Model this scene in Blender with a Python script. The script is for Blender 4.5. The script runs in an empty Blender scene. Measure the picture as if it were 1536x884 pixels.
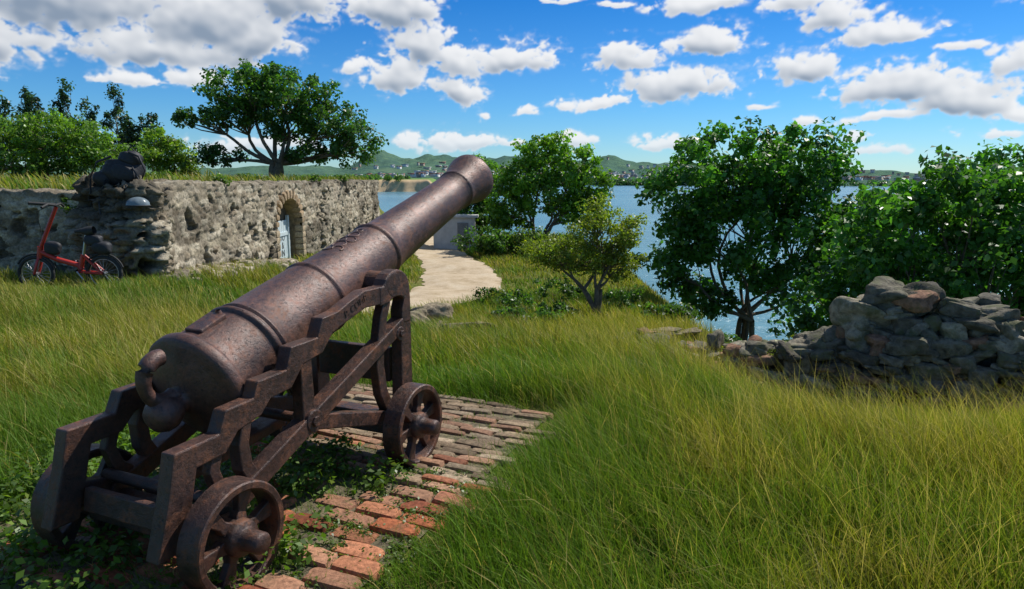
import bpy, math, random
import numpy as np
from mathutils import Vector, Matrix
R=np.random.RandomState(7); random.seed(7)
C=bpy.context; D=bpy.data; S=C.scene
def link(o,parent=None):
    S.collection.objects.link(o)
    if parent: o.parent=parent
    return o
def empty(name,loc=(0,0,0),rz=0):
    e=D.objects.new(name,None); e.location=loc; e.rotation_euler=(0,0,rz); e.empty_display_size=.2
    return link(e)
def mesh_np(name,V,Fs,mat,col=None,smooth=False,parent=None):
    V=np.asarray(V,dtype=np.float32)
    me=D.meshes.new(name); me.vertices.add(len(V)); me.vertices.foreach_set('co',V.ravel())
    Fs=[np.asarray(f,dtype=np.int32) for f in Fs if len(f)]
    nl=sum(f.size for f in Fs); npoly=sum(len(f) for f in Fs)
    me.loops.add(nl); me.polygons.add(npoly)
    me.loops.foreach_set('vertex_index',np.concatenate([f.ravel() for f in Fs]))
    tot=np.concatenate([np.full(len(f),f.shape[1],dtype=np.int32) for f in Fs])
    st=np.concatenate([[0],np.cumsum(tot)[:-1]]).astype(np.int32)
    me.polygons.foreach_set('loop_start',st)
    try: me.polygons.foreach_set('loop_total',tot)
    except Exception: pass
    me.update(calc_edges=True); me.validate()
    if smooth: me.polygons.foreach_set('use_smooth',np.ones(len(me.polygons),dtype=bool))
    if col is not None:
        col=np.asarray(col)
        a=me.color_attributes.new('Col','FLOAT_COLOR','POINT')
        c=np.ones((len(V),4),dtype=np.float32); c[:,:col.shape[1]]=col; a.data.foreach_set('color',c.ravel())
    me.materials.append(mat)
    return link(D.objects.new(name,me),parent)
def bm_obj(name,V,F,mat,parent=None,bevel=0,smooth=False,seg=2):
    me=D.meshes.new(name); me.from_pydata([tuple(v) for v in V],[],[tuple(f) for f in F]); me.update()
    me.materials.append(mat)
    if smooth:
        for p in me.polygons: p.use_smooth=True
    o=link(D.objects.new(name,me),parent)
    if bevel:
        b=o.modifiers.new('b','BEVEL'); b.width=bevel; b.segments=seg; b.limit_method='ANGLE'; b.angle_limit=math.radians(35)
    return o
# ---------- noise
def h2(i,j,s=0):
    n=np.sin(i*127.1+j*311.7+s*74.7)*43758.5453
    return n-np.floor(n)
def vn(x,y,s=0):
    xi=np.floor(x); yi=np.floor(y); fx=x-xi; fy=y-yi
    fx=fx*fx*(3-2*fx); fy=fy*fy*(3-2*fy)
    a=h2(xi,yi,s);b=h2(xi+1,yi,s);c=h2(xi,yi+1,s);d=h2(xi+1,yi+1,s)
    return (a*(1-fx)+b*fx)*(1-fy)+(c*(1-fx)+d*fx)*fy
def fbm(x,y,o=4,s=0):
    x=np.asarray(x,dtype=float); y=np.asarray(y,dtype=float)
    r=0;a=.5;t=0
    for k in range(o):
        r=r+a*vn(x*2**k+k*17.3,y*2**k+k*9.1,s+k); t+=a; a*=.5
    return r/t
def worley(x,y,s=0):
    xi=np.floor(x); yi=np.floor(y); d=np.full(np.shape(x),9.)
    for i in (-1,0,1):
        for j in (-1,0,1):
            a=xi+i;b=yi+j; d=np.minimum(d,(a+.15+.7*h2(a,b,s)-x)**2+(b+.15+.7*h2(a,b,s+11)-y)**2)
    return np.sqrt(d)
def ss(a,b,x):
    t=np.clip((x-a)/(b-a),0,1); return t*t*(3-2*t)
# ---------- materials
def mat(name):
    m=D.materials.new(name); m.use_nodes=True; nt=m.node_tree; nt.nodes.clear()
    out=nt.nodes.new('ShaderNodeOutputMaterial'); b=nt.nodes.new('ShaderNodeBsdfPrincipled')
    nt.links.new(b.outputs[0],out.inputs[0]); return m,nt,b,out
def N(nt,t,**k):
    n=nt.nodes.new(t)
    for a,v in k.items():
        if a.startswith('_'): setattr(n,a[1:],v)
        else: n.inputs[a].default_value=v
    return n
def ramp(nt,src,stops):
    r=nt.nodes.new('ShaderNodeValToRGB'); e=r.color_ramp.elements
    e[0].position=stops[0][0]; e[0].color=(*stops[0][1],1); e[1].position=stops[-1][0]; e[1].color=(*stops[-1][1],1)
    for p,c in stops[1:-1]:
        q=e.new(p); q.color=(*c,1)
    nt.links.new(src,r.inputs[0]); return r
def noise(nt,scale,detail=6,rough=.6,coord=None,out='Object'):
    tc=nt.nodes.new('ShaderNodeTexCoord'); n=N(nt,'ShaderNodeTexNoise',Scale=scale,Detail=detail,Roughness=rough)
    nt.links.new(tc.outputs[out],n.inputs['Vector']); return n
def bump(nt,src,b,strength=.5,dist=.01,prev=None):
    n=N(nt,'ShaderNodeBump',Strength=strength,Distance=dist); nt.links.new(src,n.inputs['Height'])
    if prev: nt.links.new(prev.outputs[0],n.inputs['Normal'])
    if b: nt.links.new(n.outputs[0],b.inputs['Normal'])
    return n
def mixc(nt,a,b,f,mode='MIX'):
    m=nt.nodes.new('ShaderNodeMix'); m.data_type='RGBA'; m.blend_type=mode
    for s,v in ((6,a),(7,b),(0,f)):
        if hasattr(v,'links') or hasattr(v,'is_output'): nt.links.new(v,m.inputs[s])
        elif s==0: m.inputs[0].default_value=v
        else: m.inputs[s].default_value=(*v,1)
    return m.outputs[2]
def simple(name,col,rough=.6,metal=0,ns=20,var=.3,bs=.2,bd=.003):
    m,nt,b,o=mat(name); n=noise(nt,ns)
    r=ramp(nt,n.outputs[0],[(.3,tuple(c*(1-var) for c in col)),(.7,tuple(min(1,c*(1+var)) for c in col))])
    nt.links.new(r.outputs[0],b.inputs['Base Color']); b.inputs['Roughness'].default_value=rough; b.inputs['Metallic'].default_value=metal
    bump(nt,n.outputs[0],b,bs,bd); return m
def colmat(name,rough=.8,ns=30,lo=.6,hi=1.3,bs=.6,bd=.01,spec=.3,patch=None):
    m,nt,b,o=mat(name); a=N(nt,'ShaderNodeVertexColor',_layer_name='Col'); n=noise(nt,ns,8,.65)
    r=ramp(nt,n.outputs[0],[(.3,(lo,lo,lo)),(.7,(hi,hi,hi))])
    c=mixc(nt,a.outputs[0],r.outputs[0],1.0,'MULTIPLY')
    if patch:
        sc,colr,t0,t1,am=patch; n7=noise(nt,sc,9,.7); r7=ramp(nt,n7.outputs[0],[(t0,(0,0,0)),(t1,(am,am,am))]); c=mixc(nt,c,colr,r7.outputs[0])
    nt.links.new(c,b.inputs['Base Color'])
    b.inputs['Roughness'].default_value=rough; b.inputs['Specular IOR Level'].default_value=spec
    bump(nt,n.outputs[0],b,bs,bd); return m
def leafmat(name,tr=.35,rough=.45,spec=.4,tcol=(1.1,1.25,.5)):
    m,nt,b,o=mat(name); a=N(nt,'ShaderNodeVertexColor',_layer_name='Col')
    nt.links.new(a.outputs[0],b.inputs['Base Color']); b.inputs['Roughness'].default_value=rough; b.inputs['Specular IOR Level'].default_value=spec
    t=nt.nodes.new('ShaderNodeBsdfTranslucent'); nt.links.new(mixc(nt,a.outputs[0],tcol,1.0,'MULTIPLY'),t.inputs[0])
    mx=N(nt,'ShaderNodeMixShader',Fac=tr); nt.links.new(b.outputs[0],mx.inputs[1]); nt.links.new(t.outputs[0],mx.inputs[2]); nt.links.new(mx.outputs[0],o.inputs[0])
    return m
def ironmat(name,base,rust,t0,t1,am,bst):
    m,nt,b,o=mat(name)
    n1=noise(nt,3.5,8,.65); n2=noise(nt,34,8,.75); n3=noise(nt,150,4,.65)
    c1=ramp(nt,n1.outputs[0],[(.34,tuple(.55*q for q in base)),(.5,base),(.66,tuple(1.45*q for q in base))])
    c2=ramp(nt,n2.outputs[0],[(.3,(.38,.38,.42)),(.5,(1,1,1)),(.68,(1.65,1.22,.95))])
    c=mixc(nt,c1.outputs[0],c2.outputs[0],1.0,'MULTIPLY')
    n5=noise(nt,9,12,.8); r5=ramp(nt,n5.outputs[0],[(t0,(0,0,0)),(t1,(am,am,am))]); c=mixc(nt,c,rust,r5.outputs[0])
    n4=noise(nt,13,12,.82); r4=ramp(nt,n4.outputs[0],[(.61,(0,0,0)),(.68,(.6,.6,.6))])
    c=mixc(nt,c,(.27,.19,.14),r4.outputs[0])
    n6=noise(nt,60,6,.7); r6=ramp(nt,n6.outputs[0],[(.34,(.30,.28,.28)),(.43,(1,1,1))]); c=mixc(nt,c,r6.outputs[0],1.0,'MULTIPLY')
    nt.links.new(c,b.inputs['Base Color'])
    rr=ramp(nt,n2.outputs[0],[(.3,(.30,.30,.30)),(.7,(.56,.56,.56))]); nt.links.new(mixc(nt,rr.outputs[0],(.85,.85,.85),r5.outputs[0]),b.inputs['Roughness'])
    b.inputs['Metallic'].default_value=.25; b.inputs['Specular IOR Level'].default_value=.65
    p=bump(nt,n2.outputs[0],None,bst,.006); p=bump(nt,n3.outputs[0],None,.45,.003,p); p=bump(nt,r6.outputs[0],None,.4,.003,p); bump(nt,n5.outputs[0],b,.45,.008,p)
    return m
IRON=ironmat('rusted_iron',(.095,.049,.038),(.19,.075,.035),.54,.66,.7,.5)
CIRON=ironmat('rusted_carriage_iron',(.066,.034,.026),(.20,.070,.026),.50,.63,.85,.75)
LEAF=leafmat('leaves',.45,.4,.5,(1.3,1.5,.5)); GRASS=leafmat('grass_blades',.42,.55,.25,(1.15,1.15,.55))
BARK=simple('bark',(.16,.12,.08),.9,ns=14,var=.45,bs=.8,bd=.02)
STONE=colmat('rubble_masonry',.9,26,.5,1.35,.8,.018,.12,patch=(2.2,(.13,.115,.08),.53,.66,.6))
ROCK=colmat('field_stone',.9,14,.35,1.5,1.0,.03,.15,patch=(6,(.11,.12,.05),.50,.62,.65))
BRICK=colmat('brick',.85,45,.45,1.35,.9,.008,.2,patch=(7,(.12,.10,.06),.54,.66,.6))
# ---------- terrain
def eedge(y): return np.interp(y,[-30,0,5,6.5,8,12,16,25,36],[9,5.8,4.9,3.7,2.7,2.7,3.2,3.5,3.0])
def pathc(y): return np.interp(y,[11,12.4,13.6,15,17,20,24,28,34],[-7.0,-4.2,-2.6,-1.75,-1.30,-1.5,-2.3,-3.2,-4.2])
def th(x,y,bumpy=True):
    x=np.asarray(x,dtype=float); y=np.asarray(y,dtype=float)
    zc=np.interp(y,[5,7.5,10,13,17,22,30],[0,-.3,-.7,-1.0,-1.1,-1.2,-1.3])
    zl=np.interp(y,[9,11.5,18,31],[0,-.15,-.6,-1.1])
    w=ss(-5.6,-2.8,x); z=zl*(1-w)+zc*w
    z=z-.42*ss(1.2,3.0,x)*ss(3.4,5.4,y)*(1-ss(7.5,9.5,y))
    d1=np.maximum(0,x-eedge(y)); d2=np.minimum(np.maximum(0,y-35),np.maximum(0,x+.2*y-.6))
    dd=np.maximum(d1,d2)
    drop=dd*.62+.16*np.minimum(dd,3)**2
    if bumpy:
        pl=((x+1.3)**2+(y-3.6)**2)
        k=ss(2,12,pl)
        z=z+k*(fbm(x*.6,y*.6,4)-.5)*.22
    z=z-drop
    z=np.maximum(z,-8)
    z=z*(1-ss(60,75,y))-8*ss(60,75,y)
    tr=ss(-6.4,-6.9,x)*ss(12.6,13.1,y)*ss(.5,-.4,x+.2*y)*ss(62,58,y)
    z=z*(1-tr)+tr*(1.42+(fbm(x*.3,y*.3,3)-.5)*.25)
    return z
n=420; a,bq=4.0,6.62
u=np.linspace(-1,1,n); gx=a*np.sinh(bq*u)-1; gy=a*np.sinh(bq*u)+6
X,Y=np.meshgrid(gx,gy); Z=th(X,Y)
far=np.sqrt(X**2+Y**2); Z=np.where((far>170),np.minimum(Z,-6),Z)
idx=np.arange(n*n).reshape(n,n)
F=np.stack([idx[:-1,:-1],idx[:-1,1:],idx[1:,1:],idx[1:,:-1]],-1).reshape(-1,4)
m,nt,b,o=mat('grassy_soil')
n1=noise(nt,.7,8,.65); n2=noise(nt,9,8,.7)
c1=ramp(nt,n1.outputs[0],[(.35,(.08,.12,.022)),(.5,(.15,.17,.035)),(.68,(.24,.20,.07))])
c2=ramp(nt,n2.outputs[0],[(.3,(.45,.45,.45)),(.7,(1.3,1.3,1.3))])
nt.links.new(mixc(nt,c1.outputs[0],c2.outputs[0],1.0,'MULTIPLY'),b.inputs['Base Color']); b.inputs['Roughness'].default_value=.95; b.inputs['Specular IOR Level'].default_value=.1
bump(nt,n2.outputs[0],b,.9,.06)
mesh_np('ground',np.stack([X,Y,Z],-1).reshape(-1,3),[F],m,smooth=True)
# path
ys=np.linspace(12.55,34,160)
def pathwidth(y): return np.interp(y,[12,14,17,21,27,34],[.55,.72,1.1,1.05,.95,.9])
cl=np.stack([pathc(ys),ys],-1); tg=np.gradient(cl,axis=0); tg/=np.linalg.norm(tg,axis=1)[:,None]; nr=np.stack([tg[:,1],-tg[:,0]],-1)
nw=17; P=[]
for j in range(nw):
    f=(j/(nw-1)*2-1); wv=pathwidth(ys)*(1+.25*(fbm(ys*1.5,ys*0+ (5 if f>0 else 9),4)-.5)*2)
    P.append(cl+nr*(f*wv)[:,None])
P=np.stack(P,1); PZ=th(P[...,0],P[...,1])+.05-.04*np.abs(np.linspace(-1,1,nw))[None,:]**4+.02*(fbm(P[...,0]*3,P[...,1]*3,4)-.5)
PV=np.concatenate([P,PZ[...,None]],-1).reshape(-1,3)
ii=np.arange(len(ys)*nw).reshape(len(ys),nw)
PF=np.stack([ii[:-1,:-1],ii[:-1,1:],ii[1:,1:],ii[1:,:-1]],-1).reshape(-1,4)
m,nt,b,o=mat('sandy_path'); n1=noise(nt,1.6,8,.7); n2=noise(nt,40,5,.7)
c1=ramp(nt,n1.outputs[0],[(.32,(.38,.29,.18)),(.5,(.54,.43,.30)),(.7,(.64,.54,.40))]); c2=ramp(nt,n2.outputs[0],[(.3,(.75,.75,.75)),(.7,(1.1,1.1,1.1))])
nt.links.new(mixc(nt,c1.outputs[0],c2.outputs[0],1.0,'MULTIPLY'),b.inputs['Base Color']); b.inputs['Roughness'].default_value=1; b.inputs['Specular IOR Level'].default_value=0; bump(nt,n2.outputs[0],b,.5,.02)
mesh_np('dirt_path',PV,[PF],m,smooth=True)
# ---------- sea
m,nt,b,o=mat('sea_water')
b.inputs['Roughness'].default_value=.2; b.inputs['IOR'].default_value=1.33
tc=nt.nodes.new('ShaderNodeTexCoord'); mp=N(nt,'ShaderNodeMapping'); mp.inputs['Scale'].default_value=(.5,1.0,1); nt.links.new(tc.outputs['Object'],mp.inputs[0])
w1=N(nt,'ShaderNodeTexNoise',Scale=1.3,Detail=6,Roughness=.6); nt.links.new(mp.outputs[0],w1.inputs[0])
w2=N(nt,'ShaderNodeTexNoise',Scale=.18,Detail=3,Roughness=.6); nt.links.new(mp.outputs[0],w2.inputs[0])
p=bump(nt,w2.outputs[0],None,.6,.7); bump(nt,w1.outputs[0],b,1.0,.3,p)
w3=N(nt,'ShaderNodeTexNoise',Scale=.03,Detail=6,Roughness=.65); nt.links.new(mp.outputs[0],w3.inputs[0])
cr=ramp(nt,w3.outputs[0],[(.35,(.08,.20,.25)),(.65,(.14,.30,.34))]); nt.links.new(cr.outputs[0],b.inputs['Base Color'])
bm_obj('sea',[(-3000,-3000,-4),(3000,-3000,-4),(3000,6000,-4),(-3000,6000,-4)],[(0,1,2,3)],m)
# ---------- hills (polar)
az=np.radians(np.linspace(-50,55,420)); rr=np.concatenate([np.linspace(610,700,14),np.linspace(720,1900,60)])
A,RR=np.meshgrid(az,rr)
hp=np.interp(np.degrees(az),[-50,-30,-14,-11.5,-9,-7.3,-5,-2,0,2,5.5,8,10.5,13.5,16,19,22,26,28,31,36,45,55],[25,24,24,44,40,48,38,42,42,52,38,44,38,33,29,26,18,24,17,10,14,10,8])
rad=np.interp(rr,[610,640,760,1000,1250,1500,1900],[0,.10,.16,.6,1,.7,.1])
H=hp[None,:]*rad[:,None]*(1+.45*(fbm(A*22,RR*.004,5)-.5)*2)-5.5+ (ss(610,640,RR))*4
Xh=np.sin(A)*RR; Yh=np.cos(A)*RR
H=H+ (fbm(Xh*.012,Yh*.012,4,3)-.5)*14*rad[:,None]
ih=np.arange(H.size).reshape(H.shape); HF=np.stack([ih[:-1,:-1],ih[:-1,1:],ih[1:,1:],ih[1:,:-1]],-1).reshape(-1,4)
m,nt,b,o=mat('hill_scrub_hazed'); n1=noise(nt,.012,8,.7); n2=noise(nt,.09,6,.7)
c1=ramp(nt,n1.outputs[0],[(.35,(.05,.12,.05)),(.55,(.10,.19,.06)),(.7,(.19,.25,.09))]); c2=ramp(nt,n2.outputs[0],[(.35,(.45,.55,.6)),(.65,(1.2,1.2,1.2))])
c=mixc(nt,mixc(nt,c1.outputs[0],c2.outputs[0],1.0,'MULTIPLY'),(.16,.24,.32),.27)  # bluish distance haze mixed into the scrub colour
nt.links.new(c,b.inputs['Base Color']); b.inputs['Roughness'].default_value=1; b.inputs['Specular IOR Level'].default_value=0; bump(nt,n2.outputs[0],b,1,6)
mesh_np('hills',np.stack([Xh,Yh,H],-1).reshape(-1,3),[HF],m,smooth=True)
HV=[];HFq=[];HC=[]
def boxq(V,Fq,c,sx,sy,sz,rz,roof=0):
    k=len(V); cs,sn=math.cos(rz),math.sin(rz)
    for (x,y,z) in [(-1,-1,0),(1,-1,0),(1,1,0),(-1,1,0),(-1,-1,1),(1,-1,1),(1,1,1),(-1,1,1)]:
        V.append((c[0]+x*sx*cs-y*sy*sn,c[1]+x*sx*sn+y*sy*cs,c[2]+z*sz))
    for f in [(0,1,5,4),(1,2,6,5),(2,3,7,6),(3,0,4,7),(4,5,6,7)]: Fq.append([k+q for q in f])
for i in range(420):
    aa=random.uniform(-13,46); ri=random.uniform(650,1000)
    if random.random()<.55: ri=random.uniform(640,760)
    ai=int(np.clip(np.searchsorted(np.degrees(az),aa),0,len(az)-1)); rj=int(np.clip(np.searchsorted(rr,ri),0,len(rr)-1))
    z=H[rj,ai]
    if z<-2.5: continue
    c=(math.sin(math.radians(aa))*ri,math.cos(math.radians(aa))*ri,z-1.2); s=random.uniform(1.6,3.8)
    rz=random.random()*3; hh=random.uniform(2.6,4.0)
    boxq(HV,HFq,c,s,s*.7,hh,rz); wc=random.choice([(.6,.58,.54),(.5,.47,.4),(.5,.44,.35),(.7,.7,.7),(.4,.3,.24)])
    HC+= [wc]*8
    boxq(HV,HFq,(c[0],c[1],c[2]+hh+.05),s*1.12,s*.85,.7,rz); rc=random.choice([(.3,.12,.08),(.5,.5,.5),(.2,.25,.3),(.4,.2,.15)])
    HC+=[rc]*8
HOUSE=colmat('house_render',.8,1,.9,1.1,0,0)
mesh_np('distant_houses',HV,[HFq],HOUSE,col=np.array(HC))
# ---------- vegetation tools
def leaves(centers,rad,per,size,cols,flat=.75,up=.45,seed=0):
    r=np.random.RandomState(seed); nC=len(centers); n=nC*per
    c=np.repeat(centers,per,0); rd=np.repeat(rad,per)
    d=r.normal(size=(n,3)); d/=np.linalg.norm(d,axis=1)[:,None]
    q=d*(r.rand(n)**.45)[:,None]*rd[:,None]; q[:,2]*=flat
    p=c+q
    nn=d*.6+r.normal(size=(n,3))*.55; nn[:,2]+=up; nn/=np.linalg.norm(nn,axis=1)[:,None]
    t=r.normal(size=(n,3)); t[:,2]-=.35; t-=nn*(t*nn).sum(1)[:,None]; t/=np.linalg.norm(t,axis=1)[:,None]
    bt=np.cross(nn,t); L=(size*(.6+.8*r.rand(n)))[:,None]; W=L*.33
    v0=p-t*L*.5; v1=p+bt*W+nn*L*.08; v2=p+t*L*.5-nn*L*.1; v3=p-bt*W+nn*L*.08
    V=np.stack([v0,v1,v2,v3],1).reshape(-1,3)
    F=np.arange(n*4).reshape(n,4)
    cc=np.repeat(cols,per,0)*(.7+.6*r.rand(n,1)); yl=r.rand(n)<.06; cc[yl]*=np.array([1.7,1.35,.8])
    return V,F,np.repeat(cc,4,0)
def tube(pts,rad,sides=7):
    pts=np.array(pts,dtype=float); V=[];F=[]
    T=np.gradient(pts,axis=0); T/=np.linalg.norm(T,axis=1)[:,None]+1e-9
    for i,p in enumerate(pts):
        t=T[i]; a_=np.cross(t,[.31,.2,.93] if abs(t[2])<.9 else [1,.1,0]); a_/=np.linalg.norm(a_); b_=np.cross(t,a_)
        for k in range(sides):
            an=2*math.pi*k/sides; V.append(p+rad[i]*(math.cos(an)*a_+math.sin(an)*b_))
    for i in range(len(pts)-1):
        for k in range(sides):
            k2=(k+1)%sides; F.append((i*sides+k,i*sides+k2,(i+1)*sides+k2,(i+1)*sides+k))
    return np.array(V),np.array(F)
def join(parts):
    V=[];F=[];o=0
    for v,f in parts: V.append(v);F.append(np.asarray(f)+o);o+=len(v)
    return np.concatenate(V),np.concatenate(F)
def limb(a,b,r0,r1,r,bow=.12,nseg=7):
    a=np.array(a,float);b=np.array(b,float);L=np.linalg.norm(b-a); off=r.normal(size=3)*L*bow; off[2]=abs(off[2])*-.3
    t=np.linspace(0,1,nseg); jit=np.cumsum(r.normal(size=(nseg,3))*L*.018,0); jit-=jit[0]
    p=a[None]*(1-t)[:,None]+b[None]*t[:,None]+off[None]*(t*(1-t)*4*.5)[:,None]+jit*(t*(1-t)*3)[:,None]
    return p,r0*(1-t)+r1*t
def tree(name,base,lobes,ncl,per,size,clr,col,tr=.12,stems=1,seed=0,split=.35,flat=.8,lean=(0,0),inner=.25):
    r=np.random.RandomState(seed); e=empty(name,base)
    parts=[];cen=[];cr=[]
    top=np.mean([l[0] for l in lobes],0)
    st=[]
    for s in range(stems):
        bp=np.array([r.normal()*.12*(stems>1),r.normal()*.12*(stems>1),-.15]); tp=top*split+np.array([r.normal()*.25*(stems>1)+lean[0],r.normal()*.2*(stems>1)+lean[1],0])
        if size<.08: bp*=.4; bp[2]=-.1; tp[:2]*=.4
        p,rd=limb(bp,tp,tr,tr*.7,r,.08); rd[0]*=1.4; parts.append(tube(p,rd,8)); st.append(tp)
    for (lc,lr) in lobes:
        lc=np.array(lc,float); lr=np.array(lr,float)
        s0=min(st,key=lambda q:np.linalg.norm(q-lc)+r.rand()*.5)
        mid=s0*.35+lc*.65; mid[2]-=lr[2]*.15
        p,rd=limb(s0,mid,tr*.55,tr*.3,r,.2); parts.append(tube(p,rd,6))
        vol=lr.prod()**.667; k=max(3,int(ncl*vol/sum(np.prod(l[1])**.667 for l in lobes)))
        d=r.normal(size=(k,3)); d/=np.linalg.norm(d,axis=1)[:,None]
        rad=(inner+(1-inner)*r.rand(k))**.5*(.8+.4*r.rand(k))
        cc=lc+d*rad[:,None]*lr
        for c in cc[::2]:
            p,rd=limb(mid,c,tr*.2,tr*.05,r,.15,5); parts.append(tube(p,rd,4))
        cen.append(cc); cr.append(clr*(.6+.8*r.rand(k)))
    cen=np.concatenate(cen); cr=np.concatenate(cr)
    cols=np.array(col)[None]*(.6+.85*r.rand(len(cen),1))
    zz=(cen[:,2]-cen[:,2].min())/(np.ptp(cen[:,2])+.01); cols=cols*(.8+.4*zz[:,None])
    V,F_=join(parts); mesh_np('trunk',V,[F_],BARK,smooth=True,parent=e)
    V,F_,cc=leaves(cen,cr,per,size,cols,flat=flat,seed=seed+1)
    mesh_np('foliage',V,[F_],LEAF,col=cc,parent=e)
    return e
G1=(.070,.185,.024); G2=(.12,.24,.025)
zt=lambda x,y: float(th(x,y))
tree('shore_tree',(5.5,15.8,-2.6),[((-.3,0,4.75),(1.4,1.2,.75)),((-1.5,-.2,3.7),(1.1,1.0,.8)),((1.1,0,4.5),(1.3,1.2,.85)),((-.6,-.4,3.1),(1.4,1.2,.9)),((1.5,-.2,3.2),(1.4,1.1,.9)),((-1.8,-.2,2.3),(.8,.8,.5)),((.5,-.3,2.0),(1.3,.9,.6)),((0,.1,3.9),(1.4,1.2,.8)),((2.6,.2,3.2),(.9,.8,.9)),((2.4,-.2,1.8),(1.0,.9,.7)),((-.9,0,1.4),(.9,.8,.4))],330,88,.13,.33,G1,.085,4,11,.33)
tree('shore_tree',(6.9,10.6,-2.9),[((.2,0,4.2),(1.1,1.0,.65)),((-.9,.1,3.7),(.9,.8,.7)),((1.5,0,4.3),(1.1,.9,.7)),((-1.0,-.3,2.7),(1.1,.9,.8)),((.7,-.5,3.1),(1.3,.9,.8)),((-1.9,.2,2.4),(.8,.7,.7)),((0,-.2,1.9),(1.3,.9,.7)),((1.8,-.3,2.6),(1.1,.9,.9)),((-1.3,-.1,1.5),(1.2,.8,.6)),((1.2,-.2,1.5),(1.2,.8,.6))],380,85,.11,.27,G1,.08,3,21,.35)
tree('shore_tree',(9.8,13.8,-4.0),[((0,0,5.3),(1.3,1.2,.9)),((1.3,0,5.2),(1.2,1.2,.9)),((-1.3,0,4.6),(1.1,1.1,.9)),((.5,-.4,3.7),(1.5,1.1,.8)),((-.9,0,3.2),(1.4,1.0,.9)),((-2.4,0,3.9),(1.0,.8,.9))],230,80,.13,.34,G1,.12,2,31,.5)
bx,by=1.5,12.1
tree('small_tree',(bx,by,zt(bx,by)),[((-.6,0,1.15),(.75,.6,.28)),((.15,0,1.6),(.7,.6,.35)),((.0,.1,1.15),(.8,.6,.33)),((.4,0,1.4),(.35,.4,.5)),((-.95,0,1.25),(.4,.4,.18)),((.35,.0,.95),(.3,.35,.25)),((.1,0,1.95),(.35,.3,.2))],250,60,.048,.14,(.21,.26,.03),.06,3,41,.4)
tree('waterside_tree',(1.0,27.5,zt(1,27.5)),[((.3,0,4.0),(1.0,1,.7)),((-.6,0,3.1),(1.1,1,.8)),((1.4,0,3.3),(1.0,1,.9)),((.6,-.3,2.2),(1.6,1,.8)),((2.2,0,2.6),(.8,.9,.8)),((-1.1,0,1.7),(1.0,1,.8)),((1.8,0,1.5),(1.0,1,.6))],220,70,.15,.36,(.14,.27,.025),.10,3,51,.4)
tree('waterside_tree',(-1.4,29.5,zt(-1.4,29.5)),[((0,0,3.1),(1.0,1,.7)),((-.7,0,2.1),(1.0,1,.8)),((.8,0,2.1),(1.0,1,.8)),((0,-.2,1.2),(1.4,1,.7))],130,70,.14,.36,(.08,.18,.025),.12,2,52,.4)
tree('shrub',(-1.0,24.8,zt(-1.0,24.8)),[((0,0,.6),(1.0,.7,.5)),((.9,0,.5),(.7,.6,.4))],60,60,.10,.25,(.08,.17,.025),.04,3,53,.4)
tree('shrub',(.6,25.0,zt(.6,25)),[((0,0,.55),(.9,.7,.45)),((.9,0,.4),(.7,.6,.35))],60,60,.10,.25,(.13,.2,.03),.04,3,54,.4)
for i,(x,y,s) in enumerate([(.25,12.9,.4),(-.35,14.3,.35),(.75,11.2,.3),(.9,14.5,.5),(2.2,13.2,.45),(2.5,11.0,.3),(3.1,12.5,.4),(2.9,8.9,.22),(2.5,7.9,.16),(.0,10.6,.25),(.5,9.9,.22)]):
    tree('shrub',(x,y,zt(x,y)),[((0,0,s*.6),(s*1.2,s,s*.6))],22,50,.06,.12,(.07,.14,.025),.012,4,60+i,.3)
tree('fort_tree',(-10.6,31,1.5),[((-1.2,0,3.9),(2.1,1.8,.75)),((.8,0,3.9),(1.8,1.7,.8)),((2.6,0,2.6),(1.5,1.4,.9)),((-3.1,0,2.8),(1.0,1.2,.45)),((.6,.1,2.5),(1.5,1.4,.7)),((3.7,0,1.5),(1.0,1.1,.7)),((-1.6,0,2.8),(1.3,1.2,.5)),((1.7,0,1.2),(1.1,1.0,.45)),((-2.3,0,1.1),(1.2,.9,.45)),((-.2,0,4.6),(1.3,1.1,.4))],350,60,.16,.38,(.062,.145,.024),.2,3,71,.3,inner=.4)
tree('background_tree',(-13.4,20.5,1.4),[((0,0,1.5),(1.4,1.2,.55)),((-2,0,1.4),(1.4,1.2,.6)),((1.3,0,1.0),(.9,.9,.5)),((-1,-.3,.7),(2.4,1,.5)),((-3.5,0,1.6),(1.3,1,.7))],280,70,.10,.30,(.12,.22,.03),.08,4,81,.3)
tree('background_tree',(-12.9,26,1.4),[((0,0,1.1),(1.0,.8,.5)),((-.3,0,1.7),(.4,.5,.4)),((.5,0,.6),(.8,.7,.4)),((.2,0,1.5),(.3,.4,.25))],90,60,.11,.26,(.15,.24,.03),.07,3,82,.3)
for i,(x,y,hh) in enumerate([(-24.2,38,5.4),(-26.3,38,5.0),(-22.9,38,4.3),(-22.2,39.5,5.4),(-27.8,38,4.9),(-20.2,37,3.6),(-19.1,37,3.7),(-25.2,37,4.6)]):
    lb=[((random.uniform(-.35,.35),0,hh*f),(random.uniform(.45,.9)*(1.25-f),.7*(1.15-f),.22)) for f in (.35,.45,.54,.62,.7,.77,.84,.9,.96)]
    tree('casuarina_tree',(x,y,1.3),lb,60,34,.16,.26,(.035,.075,.035),.07,1,90+i,.5,flat=1.4,inner=.6)
for i in range(8):
    x=random.uniform(-11.5,-7.3); y=random.uniform(14,24); s=random.uniform(.15,.3)
    tree('shrub',(x,y,zt(x,y)),[((0,0,s*.7),(s*1.2,s,s*.7))],14,40,.06,.12,(.11,.18,.03),.012,3,110+i,.3)
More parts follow.
